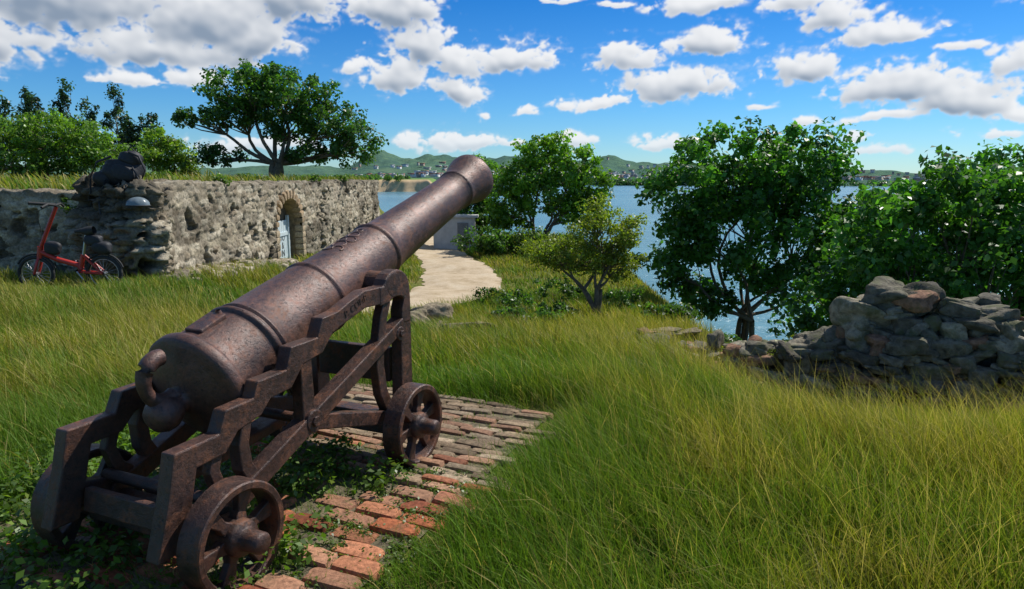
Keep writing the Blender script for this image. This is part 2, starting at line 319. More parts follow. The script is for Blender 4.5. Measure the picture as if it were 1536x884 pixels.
for i,(x,y,z,s) in enumerate([(-6.15,14.6,1.5,.13),(-6.1,21.5,1.5,.16),(-7.9,12.35,1.0,.17),(-6.0,24.5,1.5,.14)]):
    tree('wall_plant',(x,y,z),[((0,0,s*.7),(s*1.2,s,s*.8))],12,40,.05,.1,(.11,.19,.03),.01,3,130+i,.3)
# ---------- grass
def sf(x,y):
    dx=x+1.475;dy=y-2.65; return dx*.404+dy*.915, dx*.915-dy*.404
def redge(s): return .93+.10*np.sin(s*7)+.05*np.sin(s*17+1)-.25*np.clip(s-2.0,0,1)-.10*ss(.9,.3,s)
def onplat(x,y):
    s,f=sf(x,y)
    e=.12*(fbm(x*5,y*5,3,5)-.5)*2
    a1=(s>-.35)&(s<2.36+e)&(f<redge(s)+e*.5)&(f>-.85)
    grassy=(s<1.05)&(f<.42+e*1.6)
    return a1&~grassy
def onpath(x,y):
    return (y>12.4)&(y<34)&(np.abs(x-pathc(y))<pathwidth(y)*np.interp(y,[12,14,16],[2.0,1.35,1.05])*1.0)
def hfac(x,y):
    s,f=sf(x,y)
    d=np.maximum(np.maximum(-.6-s,s-2.3),np.maximum(-1.0-f,f-.85)); k=.30+.70*ss(.0,.40,d)
    k=k*(1-.5*ss(1.5,2.6,x)*ss(4.8,5.6,y)*(1-ss(7.5,9,y)))
    k=k*(1-.6*np.exp(-(((x+6.8)/1.1)**2+((y-9.6)/1.0)**2)))
    return k
def blades(name,n,yr,dens_pow,hr,wr,lean,cols,seed,xlim=None,mask=None,zf=th,straw=.3,plat=False,hscale=1):
    r=np.random.RandomState(seed)
    y=yr[0]+(yr[1]-yr[0])*r.rand(n)**dens_pow
    if xlim: x=xlim[0]+(xlim[1]-xlim[0])*r.rand(n)
    else: x=(r.rand(n)*2-1)*(.82*y+.9)
    ok=~onpath(x,y)
    if not plat: ok&=~onplat(x,y)
    if mask is not None: ok&=mask(x,y)
    cl_=fbm(x*2.2,y*2.2,3,8); ok&=(r.rand(n)<ss(.25,.5,cl_)*.75+.25)
    x=x[ok];y=y[ok];n=len(x); z=zf(x,y)
    ok=z>-3.7; x=x[ok];y=y[ok];z=z[ok];n=len(x)
    P=fbm(x*.55,y*.55,4,3); P2=fbm(x*1.7+9,y*1.7,3,13)
    h=(hr[0]+(hr[1]-hr[0])*r.rand(n)**1.4)*(.40+.7*P+.5*P2)*hfac(x,y)*hscale
    w=wr[0]+(wr[1]-wr[0])*r.rand(n)
    an=r.rand(n)*2*np.pi; tx,ty=np.cos(an),np.sin(an)
    wa=(fbm(x*.8+3,y*.8,2,21)-.5)*2.2
    lx=-.38*lean*(.3+1.1*r.rand(n))+r.normal(size=n)*.30; ly=-.05+wa*.35*lean+r.normal(size=n)*.30
    ts=[0,.35,.7,1]; L=[]
    for t in ts:
        px=x+lx*h*t*t; py=y+ly*h*t*t; pz=z-.02+h*(t-.22*(lx**2+ly**2)*t*t)
        wt=w*(1-.55*t) 
        if t<1:
            L.append(np.stack([px-tx*wt,py-ty*wt,pz],-1)); L.append(np.stack([px+tx*wt,py+ty*wt,pz],-1))
        else: L.append(np.stack([px,py,pz],-1))
    V=np.stack(L,1).reshape(-1,3); b0=(np.arange(n)*7)[:,None]
    Q=np.concatenate([b0+np.array([[0,1,3,2]]),b0+np.array([[2,3,5,4]])]); T=b0+np.array([[4,5,6]])
    g=np.array(cols[0]);yw=np.array(cols[1]);st=np.array(cols[2])
    s_,f_=sf(x,y); near=np.exp(-(np.maximum(0,np.abs(s_-1.0)-1.4)**2+np.maximum(0,np.abs(f_)-1.0)**2)/.25)
    mixv=np.clip(ss(.40,.62,.5*P+.5*P2)*.72+.28*ss(.5,2.4,x-.1*y)-.5*near+r.normal(size=n)*.2,0,1)[:,None]
    c=g*(1-mixv)+yw*mixv; sw=(r.rand(n)<straw*(.3+1.2*mixv[:,0]))[:,None]; c=np.where(sw,st*(.7+.5*r.rand(n,1)),c)*(.65+.7*r.rand(n,1))
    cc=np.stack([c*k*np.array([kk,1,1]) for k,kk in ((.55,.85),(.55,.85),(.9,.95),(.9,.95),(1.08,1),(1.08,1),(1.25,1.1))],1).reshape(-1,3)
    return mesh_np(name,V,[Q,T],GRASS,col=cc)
GC=((.115,.215,.022),(.285,.275,.032),(.46,.38,.13))
notfort=lambda x,y: ~((x<-6.0)&(y>12.0))
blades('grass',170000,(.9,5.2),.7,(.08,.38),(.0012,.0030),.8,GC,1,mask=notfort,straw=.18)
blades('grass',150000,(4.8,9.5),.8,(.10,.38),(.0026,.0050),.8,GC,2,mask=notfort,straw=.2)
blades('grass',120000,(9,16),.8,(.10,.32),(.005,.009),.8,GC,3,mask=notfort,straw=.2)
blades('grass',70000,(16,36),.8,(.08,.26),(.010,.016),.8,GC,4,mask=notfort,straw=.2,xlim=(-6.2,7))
blades('grass',36000,(12.6,40),1,(.12,.38),(.012,.02),.8,GC,5,mask=lambda x,y:(x<-6.5)&(x+.2*y<0),xlim=(-26,-6.4),straw=.3)
TG=((.19,.25,.035),(.33,.31,.05),(.50,.41,.15))
blades('tall_grass',32000,(2.0,7.0),.8,(.32,.62),(.0010,.0018),1.1,TG,6,mask=lambda x,y:(x>.35+.12*(y-4)),straw=.45)
blades('tall_grass',9000,(4.6,10.3),.8,(.28,.48),(.002,.003),1.0,TG,7,mask=lambda x,y:(x<-1.8)&(y<10.3),straw=.45)
blades('grass_tufts',9000,(2.2,5.0),.8,(.10,.30),(.0012,.0026),.8,GC,9,xlim=(-1.6,.5),mask=lambda x,y: onplat(x,y)&(fbm(x*6,y*6,3,55)>.54),straw=.2,plat=True,hscale=1.35)
r=np.random.RandomState(5); k=320
sx=r.uniform(-1.2,1.25,k); fx=r.uniform(-1.6,.56,k)
wx=-1.475+.404*sx+.915*fx; wy=2.65+.915*sx-.404*fx
cen=np.stack([wx,wy,th(wx,wy)+.03+.06*r.rand(k)],-1)
V,F_,cc=leaves(cen,.09+.05*r.rand(k),42,.034,np.array((.10,.18,.022))[None]*(.6+.8*r.rand(k,1)),flat=.7,up=1.0,seed=6)
mesh_np('weeds',V,[F_],LEAF,col=cc)
# moss and tiny plants in the joints
k=130; sx=r.uniform(.0,1.3,k); fx=r.uniform(.35,.98,k); wx=-1.475+.404*sx+.915*fx; wy=2.65+.915*sx-.404*fx
cen=np.stack([wx,wy,np.full(k,.03)],-1)
V,F_,cc=leaves(cen,.03+.03*r.rand(k),26,.016,np.array((.11,.17,.03))[None]*(.6+.8*r.rand(k,1)),flat=.4,up=1.0,seed=16)
mesh_np('moss',V,[F_],LEAF,col=cc)
# ---------- brick platform
def rbox(c,dx,dy,dz,rz,r,tilt=.03,n=5,amp=.06,sub=3):
    g=np.linspace(-1,1,sub+1); V=[];F=[];o=0
    for ax in range(3):
        for sg in (-1,1):
            A_,B_=np.meshgrid(g,g); P_=np.zeros((sub+1,sub+1,3)); P_[...,ax]=sg; P_[...,(ax+1)%3]=A_; P_[...,(ax+2)%3]=B_*sg
            V.append(P_.reshape(-1,3)); id_=np.arange((sub+1)**2).reshape(sub+1,sub+1)+o
            F.append(np.stack([id_[:-1,:-1],id_[:-1,1:],id_[1:,1:],id_[1:,:-1]],-1).reshape(-1,4)); o+=(sub+1)**2
    V=np.concatenate(V); F=np.concatenate(F)
    nm=(np.abs(V)**n).sum(1)**(1/n); V=V/nm[:,None]
    ph=r.rand(3,3)*6; fr=r.uniform(1.2,3.0,(3,3))
    disp=sum(np.sin(V@fr[i]+ph[i,0])*.5+np.sin(V@(fr[i]*2.1)+ph[i,1])*.3+np.sin(V@(fr[i]*4.7)+ph[i,2])*.14 for i in range(3))/2
    V=V*(1+amp*disp[:,None]); V=V*np.array([dx,dy,dz])
    M=np.array(Matrix.Rotation(rz,3,'Z')@Matrix.Rotation(r.normal()*tilt,3,'X')@Matrix.Rotation(r.normal()*tilt,3,'Y'))
    return V@M.T+np.array(c),F
r=np.random.RandomState(12); VV=[];FF=[];CC=[];o_=0
rz=math.atan2(-.404,.915)
s=-.40; row=0
while s<2.42:
    onedge=s>.98; pit=.066 if onedge else .112
    f=-.95+(row%2)*.12+r.normal()*.02
    while f<1.02:
        L=.235+r.normal()*.014; fc=f+L/2
        edge=float(redge(s))+r.normal()*.06
        miss=(s<1.0 and fc<.42+r.normal()*.10 and r.rand()<.6)
        if fc<edge and r.rand()>.05 and not miss:
            x=-1.475+.404*s+.915*fc; y=2.65+.915*s-.404*fc
            redness=1-ss(.80,1.3,s+r.normal()*.2)
            Vb,Fb=rbox((x,y,-.012+r.normal()*.006),L/2*.975,pit/2*.90,.045,rz+r.normal()*.025,r,.03,9,.06,5)
            red=np.array([(.42,.135,.06),(.46,.19,.10),(.31,.095,.05),(.40,.20,.12)][r.randint(4)]); gr=np.array([(.31,.225,.145),(.39,.295,.20),(.24,.17,.11),(.34,.19,.12)][r.randint(4)])
            c=red*redness+gr*(1-redness); c=c*(.65+.6*r.rand())
            VV.append(Vb);FF.append(Fb+o_);o_+=len(Vb);CC.append(np.repeat(c[None],len(Vb),0))
        f+=L+.010
    s+=pit; row+=1
mesh_np('brick_platform',np.concatenate(VV),[np.concatenate(FF)],BRICK,col=np.concatenate(CC),smooth=True)
def pl(s,f,z): return (-1.475+.404*s+.915*f,2.65+.915*s-.404*f,z)
bm_obj('soil_bed',[pl(-.45,-1,.016),pl(-.45,.86,.016),pl(.6,.90,.016),pl(2.3,.86,.016),pl(2.42,.5,.016),pl(2.42,-1,.016)],[(0,1,2,3,4,5)],simple('damp_soil',(.14,.115,.065),.95,ns=25,var=.6,bs=.9,bd=.03))
# ---------- masonry along polyline
def masonry(name,pts,res,topf,relf,cw=.27,ch=.135,T=.7,hole=None,seed=0,z0=-1.6,darkf=None):
    pts=np.array(pts,float); seg=np.linalg.norm(np.diff(pts,axis=0),axis=1); L=np.concatenate([[0],np.cumsum(seg)])
    U=np.arange(0,L[-1],res); px=np.interp(U,L,pts[:,0]); py=np.interp(U,L,pts[:,1])
    tx=np.gradient(px);ty=np.gradient(py); kk=np.ones(9)/9
    tx=np.convolve(np.pad(tx,4,'edge'),kk,'valid'); ty=np.convolve(np.pad(ty,4,'edge'),kk,'valid'); l=np.hypot(tx,ty); nx=ty/l; ny=-tx/l
    top=topf(U,px,py)+.12*(fbm(U*1.2,U*0,4,seed+40)-.5)+.07*(fbm(U*6,U*0,2,seed+41)-.5)
    nv=int((1.6-z0)/res); nt_=int(T/res)
    Vv=np.linspace(0,1,nv)
    rows=nv+nt_
    Z=np.zeros((rows,len(U))); back=np.zeros((rows,len(U)))
    for j in range(rows):
        if j<nv: Z[j]=z0+(top-z0)*Vv[j]
        else: Z[j]=top; back[j]=(j-nv+1)*res
    UU=np.repeat(U[None],rows,0); W=Z+back*1.0
    uw=UU+.08*(fbm(UU*4,W*4,3,seed)-.5)*2; vw=W+.06*(fbm(UU*3+9,W*3,3,seed+1)-.5)*2
    j0=np.floor(vw/ch); F1=np.full(UU.shape,9.);F2=np.full(UU.shape,9.); ID=np.zeros(UU.shape)
    for dj in (-1,0,1):
        jj=j0+dj; off=h2(jj,jj*0+3,seed); cwj=cw*(.5+1.0*h2(jj,jj*0+7,seed)); i0=np.floor(uw/cwj+off)
        for di in (-1,0,1):
            i_=i0+di; cu=(i_-off+.5+.38*(h2(i_,jj,seed+2)*2-1))*cwj; cv=(jj+.5+.33*(h2(i_,jj,seed+3)*2-1))*ch
            dx=np.abs(uw-cu)/cwj; dy=np.abs(vw-cv)/ch; d=(dx**4+dy**4)**.25
            n1=d<F1; F2=np.where(n1,F1,np.minimum(F2,d)); ID=np.where(n1,h2(i_,jj,seed+5),ID); F1=np.where(n1,d,F1)
    st=ss(.02,.14,F2-F1); rel=relf(UU,Z)
    Dp=st*(.3+1.0*ID)*.036*rel + (fbm(UU*11,W*11,4,seed+6)-.5)*.06*rel+(fbm(UU*1.3,W*1.3,3,seed+7)-.5)*.12*rel
    low=ss(.1,-.7,Z)
    hol=ss(.62-.08*low,.69-.08*low,fbm(UU*3.1,W*4.2,4,seed+8)); Dp-=hol*.10*rel*(1+low)
    vert=(np.arange(rows)<nv)[:,None]
    X=px[None]+nx[None]*(np.where(vert,Dp,0)-back); Y=py[None]+ny[None]*(np.where(vert,Dp,0)-back); Zz=Z+np.where(vert,0,Dp)
    Xf,Yf,Zf=X.reshape(-1),Y.reshape(-1),Zz.reshape(-1)
    id_=np.arange(X.size).reshape(X.shape); F=np.stack([id_[:-1,:-1],id_[:-1,1:],id_[1:,1:],id_[1:,:-1]],-1).reshape(-1,4)
    if hole is not None:
        cx=px[None].repeat(rows,0).reshape(-1)[F].mean(1); cy=(py[None].repeat(rows,0)).reshape(-1)[F].mean(1); cz=Zf[F].mean(1)
        bk=back.reshape(-1)[F].mean(1)
        F=F[~(hole(cx,cy,cz)&(bk<.01))]
    pal=np.array([(.47,.40,.285),(.37,.31,.22),(.55,.48,.36),(.29,.235,.165),(.43,.37,.275),(.34,.285,.21)])
    c=pal[(ID*997).astype(int)%6]; mort=np.array((.44,.38,.285))
    c=c*st[...,None]+mort*(1-st[...,None])*.9
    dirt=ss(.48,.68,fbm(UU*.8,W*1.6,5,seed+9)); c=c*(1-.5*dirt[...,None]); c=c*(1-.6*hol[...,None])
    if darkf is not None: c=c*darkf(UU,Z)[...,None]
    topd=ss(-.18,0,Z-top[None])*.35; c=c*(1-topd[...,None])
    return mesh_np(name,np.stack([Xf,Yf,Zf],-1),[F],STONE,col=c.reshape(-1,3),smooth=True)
yA0,yA1,zSp,zAp=17.6,19.6,.35,1.10
def hole(x,y,z):
    t=(y-(yA0+yA1)/2)/((yA1-yA0)/2); return (x>-6.6)&(np.abs(t)<1)&(z<zSp+(zAp-zSp)*np.sqrt(np.clip(1-t*t,0,1)))&(x<-5.5)&(y>17)
wall=[(-18,12.6),(-7.6,12.35),(-7.4,12.0),(-7.2,11.5),(-6.9,11.3),(-6.55,11.2),(-6.2,11.15),(-5.95,11.4),(-5.98,11.9),(-6.05,12.6),(-6.05,17),(-6.02,24),(-6.0,31),(-6.5,31.3),(-9,31.4)]
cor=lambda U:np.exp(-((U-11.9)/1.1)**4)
masonry('stone_fort_wall',wall,.026,lambda U,x,y: np.where(x<-7.5,1.38,1.5)-.25*np.exp(-((U-13.3)/.3)**2),lambda U,Z: 1+3.6*cor(U),hole=hole,seed=3,darkf=lambda U,Z:1-.4*cor(U))  # shade on the corner ruin painted into the stone colour
arch=empty('arched_doorway',(0,0,0))
r=np.random.RandomState(3); VV=[];FF=[];CC=[];o_=0
yc=(yA0+yA1)/2; hw=(yA1-yA0)/2
tt=np.linspace(0,math.pi,15)
for i in range(14):
    t=(tt[i]+tt[i+1])/2; y=yc-math.cos(t)*(hw+.09); z=zSp+math.sin(t)*(zAp-zSp+.09)
    ang=math.atan2(math.sin(t)*(zAp-zSp),-math.cos(t)*hw)
    Vb,Fb=rbox((0,0,0),.13,.12,.055,0,r,.0,7,.05,3)
    ca,sa=math.cos(ang),math.sin(ang); Vn=np.stack([Vb[:,0],Vb[:,1]*ca-Vb[:,2]*sa*1.3,Vb[:,1]*sa+Vb[:,2]*ca*1.3],-1)+np.array([-6.1,y,z])
    VV.append(Vn);FF.append(Fb+o_);o_+=len(Vn);CC.append(np.repeat((np.array((.40,.29,.18))*(.8+.5*r.rand()))[None],len(Vn),0))
for side in (yA0-.09,yA1+.09):
    z=zSp-.06
    while z>-1.3:
        Vb,Fb=rbox((-6.1,side,z-.08),.13,.12+.03*r.rand(),.085,0,r,.0,7,.05,3); VV.append(Vb);FF.append(Fb+o_);o_+=len(Vb);CC.append(np.repeat((np.array((.42,.33,.22))*(.8+.5*r.rand()))[None],len(Vb),0)); z-=.175
mesh_np('voussoirs',np.concatenate(VV),[np.concatenate(FF)],STONE,col=np.concatenate(CC),smooth=True,parent=arch)
prof=[(yA0,-1.6)]+[(yc-math.cos(t)*hw,zSp+math.sin(t)*(zAp-zSp)) for t in np.linspace(0,math.pi,18)]+[(yA1,-1.6)]
V=[(-6.07,a_,b_) for a_,b_ in prof]+[(-6.42,a_,b_) for a_,b_ in prof]; q=len(prof)
F_=[(i,i+1,q+i+1,q+i) for i in range(q-1)]
bm_obj('reveal',V,F_,simple('reveal_stone',(.34,.25,.15),.9,ns=9,var=.4,bs=.8,bd=.03),arch)
bm_obj('dark_back',[(-6.41,yA0-.1,-1.6),(-6.41,yA1+.1,-1.6),(-6.41,yA1+.1,1.3),(-6.41,yA0-.1,1.3)],[(0,1,2,3)],simple('dark_stone',(.12,.09,.06),.9,ns=6),arch)
PAINT=simple('weathered_door_paint',(.52,.60,.62),.6,ns=12,var=.15)
def box(name,c,h,mt,parent=None,bevel=0,rot=None):
    V=[(x*h[0],y*h[1],z*h[2]) for x,y,z in [(-1,-1,-1),(1,-1,-1),(1,1,-1),(-1,1,-1),(-1,-1,1),(1,-1,1),(1,1,1),(-1,1,1)]]
    F_=[(0,3,2,1),(4,5,6,7),(0,1,5,4),(1,2,6,5),(2,3,7,6),(3,0,4,7)]
    o=bm_obj(name,V,F_,mt,parent,bevel); o.location=c
    if rot: o.rotation_euler=rot
    return o
y=yA0+.02; i=0
while y<19.25:
    box('plank_%d'%i,(-6.36,y+.085,-.55),(.018,.082,1.02),PAINT,arch,.006); y+=.172; i+=1
box('door_rail',(-6.33,18.45,.1),(.015,.8,.05),PAINT,arch,.004); box('door_post',(-6.34,19.32,-.5),(.04,.05,1.1),PAINT,arch,.004)
INK=simple('black_ink',(.03,.03,.03),.6)
for tx_,zz_ in (('TO',.02),('&',-.2),('IN',-.42)):
    cu=D.curves.new('door_text','FONT'); cu.body=tx_; cu.size=.26; cu.extrude=.002; cu.align_x='CENTER'; cu.materials.append(INK)
    to=link(D.objects.new('lettering',cu),arch); to.location=(-6.338,18.85,zz_-.1); to.rotation_euler=(math.pi/2,0,math.pi/2)
def stones(name,lst,seed,pal,sub=5,n=4.5,amp=.13,parent=None,tilt=.25):
    r=np.random.RandomState(seed); VV=[];FF=[];CC=[];o_=0
    for (x,y,z,a1,b1,c1,rz_) in lst:
        Vb,Fb=rbox((x,y,z),a1,b1,c1,rz_,r,tilt,n+r.rand()*3,amp,sub); VV.append(Vb);FF.append(Fb+o_);o_+=len(Vb)
        CC.append(np.repeat((np.array(pal[r.randint(len(pal))])*(.7+.6*r.rand()))[None],len(Vb),0))
    return mesh_np(name,np.concatenate(VV),[np.concatenate(FF)],ROCK,col=np.concatenate(CC),smooth=True,parent=parent)
GP=[(.22,.195,.145),(.17,.15,.115),(.28,.245,.18),(.13,.115,.09),(.20,.18,.14),(.19,.17,.125),(.15,.135,.10),(.30,.17,.11)]
r=np.random.RandomState(77); lst=[]
for i in range(110):
    y=r.uniform(11.3,17.4); x=-5.85+abs(r.normal())*.22; s_=r.uniform(.05,.19); lst.append((x,y,zt(x,y)+s_*.5,s_,s_*.8,s_*.6,r.rand()*3))
stones('rubble',lst,1,[(.36,.30,.21),(.28,.235,.17),(.42,.36,.27)],sub=8,amp=.25,n=3)
# ruined wall right
line=np.array([(1.15,8.0),(1.7,7.35),(2.4,6.9),(3.2,6.55),(4.0,6.1),(4.9,5.5),(6.2,4.7)]); sg=np.linalg.norm(np.diff(line,axis=0),axis=1); LL=np.concatenate([[0],np.cumsum(sg)])
topz=lambda u_: np.interp(u_,[0,.8,1.6,2.2,2.62,2.85,3.4,3.8,4.3,4.9,6.5],[-.32,-.30,-.22,-.08,.10,.42,.45,.36,.26,.14,.0])
lst=[];big=[]
def lp(u_,jj=0):
    x=np.interp(u_,LL,line[:,0]); y=np.interp(u_,LL,line[:,1]); sgx=np.interp(u_+.1,LL,line[:,0])-np.interp(u_-.1,LL,line[:,0]); sgy=np.interp(u_+.1,LL,line[:,1])-np.interp(u_-.1,LL,line[:,1]); aa=math.atan2(sgy,sgx)
    return x-math.sin(aa)*jj,y+math.cos(aa)*jj,aa
for layer in range(4):
    u_=0
    while u_<LL[-1]:
        z=-1.15; tp=float(topz(u_))+r.normal()*.05-(.12 if layer==3 else 0)
        while z<tp:
            hgt=r.choice([.025,.035,.05,.08],p=[.22,.30,.28,.20])*r.uniform(.85,1.2); ln=r.uniform(.06,.18)
            jj=layer*.17-.12+r.normal()*.04+(z-tp)*(.30 if layer==0 else .0)
            x,y,aa=lp(u_+r.uniform(-.12,.12),jj)
            lst.append((x,y,z+hgt,ln,.10,hgt*1.1,aa+r.normal()*.25)); z+=hgt*1.7
        u_+=.16+r.rand()*.06
for (u_,zz,s_) in [(2.78,.28,.23),(2.95,.50,.19),(2.88,.06,.24),(3.22,.50,.17),(3.50,.42,.14),(3.8,.36,.13),(4.4,.26,.15),(2.5,-.02,.19),(2.25,-.10,.15),(2.65,-.28,.24),(3.18,.22,.22),(3.55,.12,.18),(5.0,.16,.15)]:
    x,y,aa=lp(u_,-.04); big.append((x,y,zz,s_*1.05,s_*.9,s_*.74,r.rand()*3))
for i in range(95):
    u_=r.uniform(.2,LL[-1]); x,y,aa=lp(u_,-.35-abs(r.normal())*.25); s_=r.uniform(.03,.13); big.append((x,y,zt(x,y)+s_*.4,s_,s_*.8,s_*.6,r.rand()*3))
for i in range(24):
    u_=r.uniform(.0,2.2); x,y,aa=lp(u_,-.05+r.normal()*.15); s_=r.uniform(.05,.13); big.append((x,y,float(topz(u_))+.02,s_*1.3,s_*.9,s_*.5,r.rand()*3))
ruin=empty('ruined_stone_wall')
stones('coursed_stones',lst,5,GP,sub=5,amp=.28,tilt=.15,n=3.6,parent=ruin)
stones('boulders',big,6,GP[:7],sub=14,amp=.28,tilt=.3,n=3.4,parent=ruin)
V=[];F_=[]
for i in range(60):
    x,y,aa=lp(LL[-1]*i/59); z=float(topz(LL[-1]*i/59))-.1; V+=[(x-.15,y-.1,-1.3),(x-.02,y-.02,z),(x+.3,y+.3,z-.05),(x+.45,y+.55,-1.8)]
for i in range(59):
    for k in range(3): F_.append((4*i+k,4*i+4+k,4*i+5+k,4*i+1+k))
bm_obj('core_mortar',V,F_,simple('old_mortar',(.20,.175,.125),.95,ns=10,var=.5,bs=1,bd=.05),ruin)
rg=np.random.RandomState(31); k=150; uu=rg.uniform(0,LL[-1],k); cen=np.array([(*lp(q,rg.uniform(-.2,.35))[:2],float(topz(q))+rg.uniform(-.1,.04)) for q in uu])
keep=(uu<2.3)|(rg.rand(k)<.45); cen=cen[keep]
V,F_,cc=leaves(cen,.06+.06*rg.rand(len(cen)),40,.030,np.array((.14,.18,.035))[None]*(.6+.8*rg.rand(len(cen),1)),seed=33); mesh_np('creeper_plants',V,[F_],LEAF,col=cc)
lst=[(-.55,8.6,zt(-.55,8.6)+.08,.3,.22,.14,.3),(-.95,8.9,zt(-.95,8.9)+.05,.2,.15,.12,1),(-1.25,10.6,zt(-1.25,10.6)+.15,.28,.25,.22,.5),(-1.5,10.2,zt(-1.5,10.2)+.1,.2,.2,.18,.9),(-1.1,10.1,zt(-1.1,10.1)+.02,.15,.15,.1,2),(1.85,8.7,zt(1.85,8.7)+.16,.34,.16,.04,-.1),(2.2,8.9,zt(2.2,8.9)+.14,.3,.16,.04,-.2),(-.2,8.2,zt(-.2,8.2),.2,.12,.08,.2)]
stones('loose_stones',lst,8,[(.30,.24,.16),(.22,.18,.12)],sub=14,tilt=.15,amp=.34,n=2.8)
stones('flat_slab',[(-2.05,2.3,.0,.5,.25,.035,.1)],9,[(.1,.09,.08)],sub=8,tilt=.02,amp=.03)
hut=empty('concrete_hut',(-2.35,28.6,0)); CON=simple('whitewashed_concrete',(.55,.54,.52),.8,ns=4,var=.15)
box('walls',(0,0,-.7),(.85,.8,.75),CON,hut,.02); box('roof_slab',(0,0,.11),(.98,.92,.055),CON,hut,.02); box('doorway',(.35,-.81,-.75),(.22,.03,.6),simple('grey_door',(.2,.2,.2)),hut,.01)
# headland
uu=np.linspace(0,1,160); hv=[];rowsn=9
fx_=-105+ (105-31)*uu; fy_=290+16*fbm(uu*5,uu*0,2)+uu*6
for j in range(rowsn):
    t=[0,.3,.6,.85,1,1.3,3,8,14][j]; zz=[-4.3,-3.2,-1.6,-.3,.3,.9,1.5,1.9,1.0][j]
    hv.append(np.stack([fx_,fy_+t*3+1.5*fbm(uu*18,uu*0+3,3),(zz+.8*(fbm(uu*10,uu*0+.3*j,3)-.5))*(ss(1.0,.9,uu))-4.2*(1-ss(1.0,.9,uu))],-1))
hv=np.stack(hv); ih=np.arange(160*rowsn).reshape(rowsn,160); HF=np.stack([ih[:-1,:-1],ih[:-1,1:],ih[1:,1:],ih[1:,:-1]],-1).reshape(-1,4)
hc=np.where((np.arange(rowsn)<6)[:,None,None],np.array((.56,.40,.23)),np.array((.14,.24,.05)))*np.ones((rowsn,160,1))
mesh_np('sandy_headland',hv.reshape(-1,3),[HF],colmat('headland',.95,.5,.75,1.2,.5,.3),col=hc.reshape(-1,3),smooth=True)
r=np.random.RandomState(44)
k=420; aa=np.radians(np.concatenate([r.uniform(6,17,k//2),r.uniform(-16,45,k)])); rr_=r.uniform(600,640,len(aa))
cen=np.stack([np.sin(aa)*rr_,np.cos(aa)*rr_,-3.2+r.rand(len(aa))*2.0],-1); cen[:k//2,2]+=r.rand(k//2)*2.5
V,F_,cc=leaves(cen,2.5+2*r.rand(len(aa)),40,2.0,np.array((.05,.12,.045))[None]*(.7+.6*r.rand(len(aa),1)),seed=45)
mesh_np('distant_mangroves',V,[F_],LEAF,col=cc)
k=110; aa=r.uniform(-100,-48,k); cen=np.stack([aa,r.uniform(308,322,k),1.6+r.rand(k)*1.0],-1)
V,F_,cc=leaves(cen,.9+1.4*r.rand(k),50,.9,np.array((.10,.20,.04))[None]*(.7+.6*r.rand(k,1)),seed=46)
mesh_np('headland_scrub',V,[F_],LEAF,col=cc)
# ---------- CANNON
can=empty('cannon',(-1.475,2.65,0),math.atan2(.915,.404))
elev=math.atan(.344); ce,se=math.cos(elev),math.sin(elev)
prof=[(-.215,.0),(-.21,.03),(-.2,.055),(-.17,.074),(-.135,.078),(-.10,.066),(-.075,.05),(-.055,.05),(-.045,.075),(-.035,.11),(-.02,.16),(0,.195),(.012,.225),(.02,.25),(.03,.262),(.065,.264),(.08,.258),(.088,.244),(.10,.238),(.16,.236),(.30,.228),(.325,.227),(.33,.238),(.345,.243),(.355,.238),(.36,.228),(.375,.226),(.38,.234),(.39,.234),(.395,.225),
(.6,.217),(.84,.206),(.855,.205),(.86,.211),(.875,.213),(.885,.211),(.89,.2),(.905,.197),(1.1,.187),(1.44,.174),(1.455,.173),(1.46,.180),(1.475,.183),(1.485,.180),(1.49,.169),(1.6,.163),(2.0,.149),(2.4,.138),(2.535,.137),(2.54,.142),(2.55,.147),(2.565,.147),(2.575,.142),(2.58,.140),(2.62,.146),(2.68,.157),(2.73,.170),(2.77,.182),(2.80,.187),(2.825,.186),(2.835,.178),(2.84,.16),(2.842,.085),(2.80,.075),(2.4,.072),(2.4,0)]
ns=96; V=[];F_=[]
for (x,r_) in prof:
    for k in range(ns):
        an=2*math.pi*k/ns; lx,ly,lz=x,r_*math.cos(an),r_*math.sin(an)
        V.append((.2057+lx*ce-lz*se,ly,.687+lx*se+lz*ce))
for i in range(len(prof)-1):
    for k in range(ns):
        k2=(k+1)%ns; F_.append((i*ns+k,(i+1)*ns+k,(i+1)*ns+k2,i*ns+k2))
bm_obj('barrel',V,F_,IRON,can,smooth=True)
def B(x,y,z): return (.2057+x*ce-z*se,y,.687+x*se+z*ce)
pts=[];rd=[]
for t in np.linspace(-.3,math.pi*1.12,18):
    pts.append(B(-.09-.085*math.sin(t)*1.0,.0,.115-.095*math.cos(t)+.02)); rd.append(.026+.010*abs(math.cos(t)))
V,F_=tube(pts,rd,14); mesh_np('breeching_loop',V,[F_],IRON,smooth=True,parent=can)
box('vent_patch',B(.2,0,.236),(.075,.05,.012),IRON,can,.006,(0,-elev,0))
V,F_=tube([B(.28,0,.238),B(.28,0,.256)],[.016,.012],10); mesh_np('vent',V,[F_],IRON,smooth=True,parent=can)
def cyl(name,p0,p1,r_,parent,sides=28,bev=.006,mt=None):
    p0=Vector(p0);p1=Vector(p1); d=(p1-p0); L=d.length
    V=[];F_=[]
    for z in (-L/2,L/2):
        for k in range(sides): an=2*math.pi*k/sides; V.append((r_*math.cos(an),r_*math.sin(an),z))
    for k in range(sides): k2=(k+1)%sides; F_.append((k,k2,sides+k2,sides+k))
    F_.append(tuple(range(sides))[::-1]); F_.append(tuple(range(sides,2*sides)))
    o=bm_obj(name,V,F_,mt or CIRON,parent,bev); o.location=(p0+p1)/2; o.rotation_mode='QUATERNION'; o.rotation_quaternion=d.to_track_quat('Z','Y')
    return o
tz=.687+(1.29-.2057)*.344
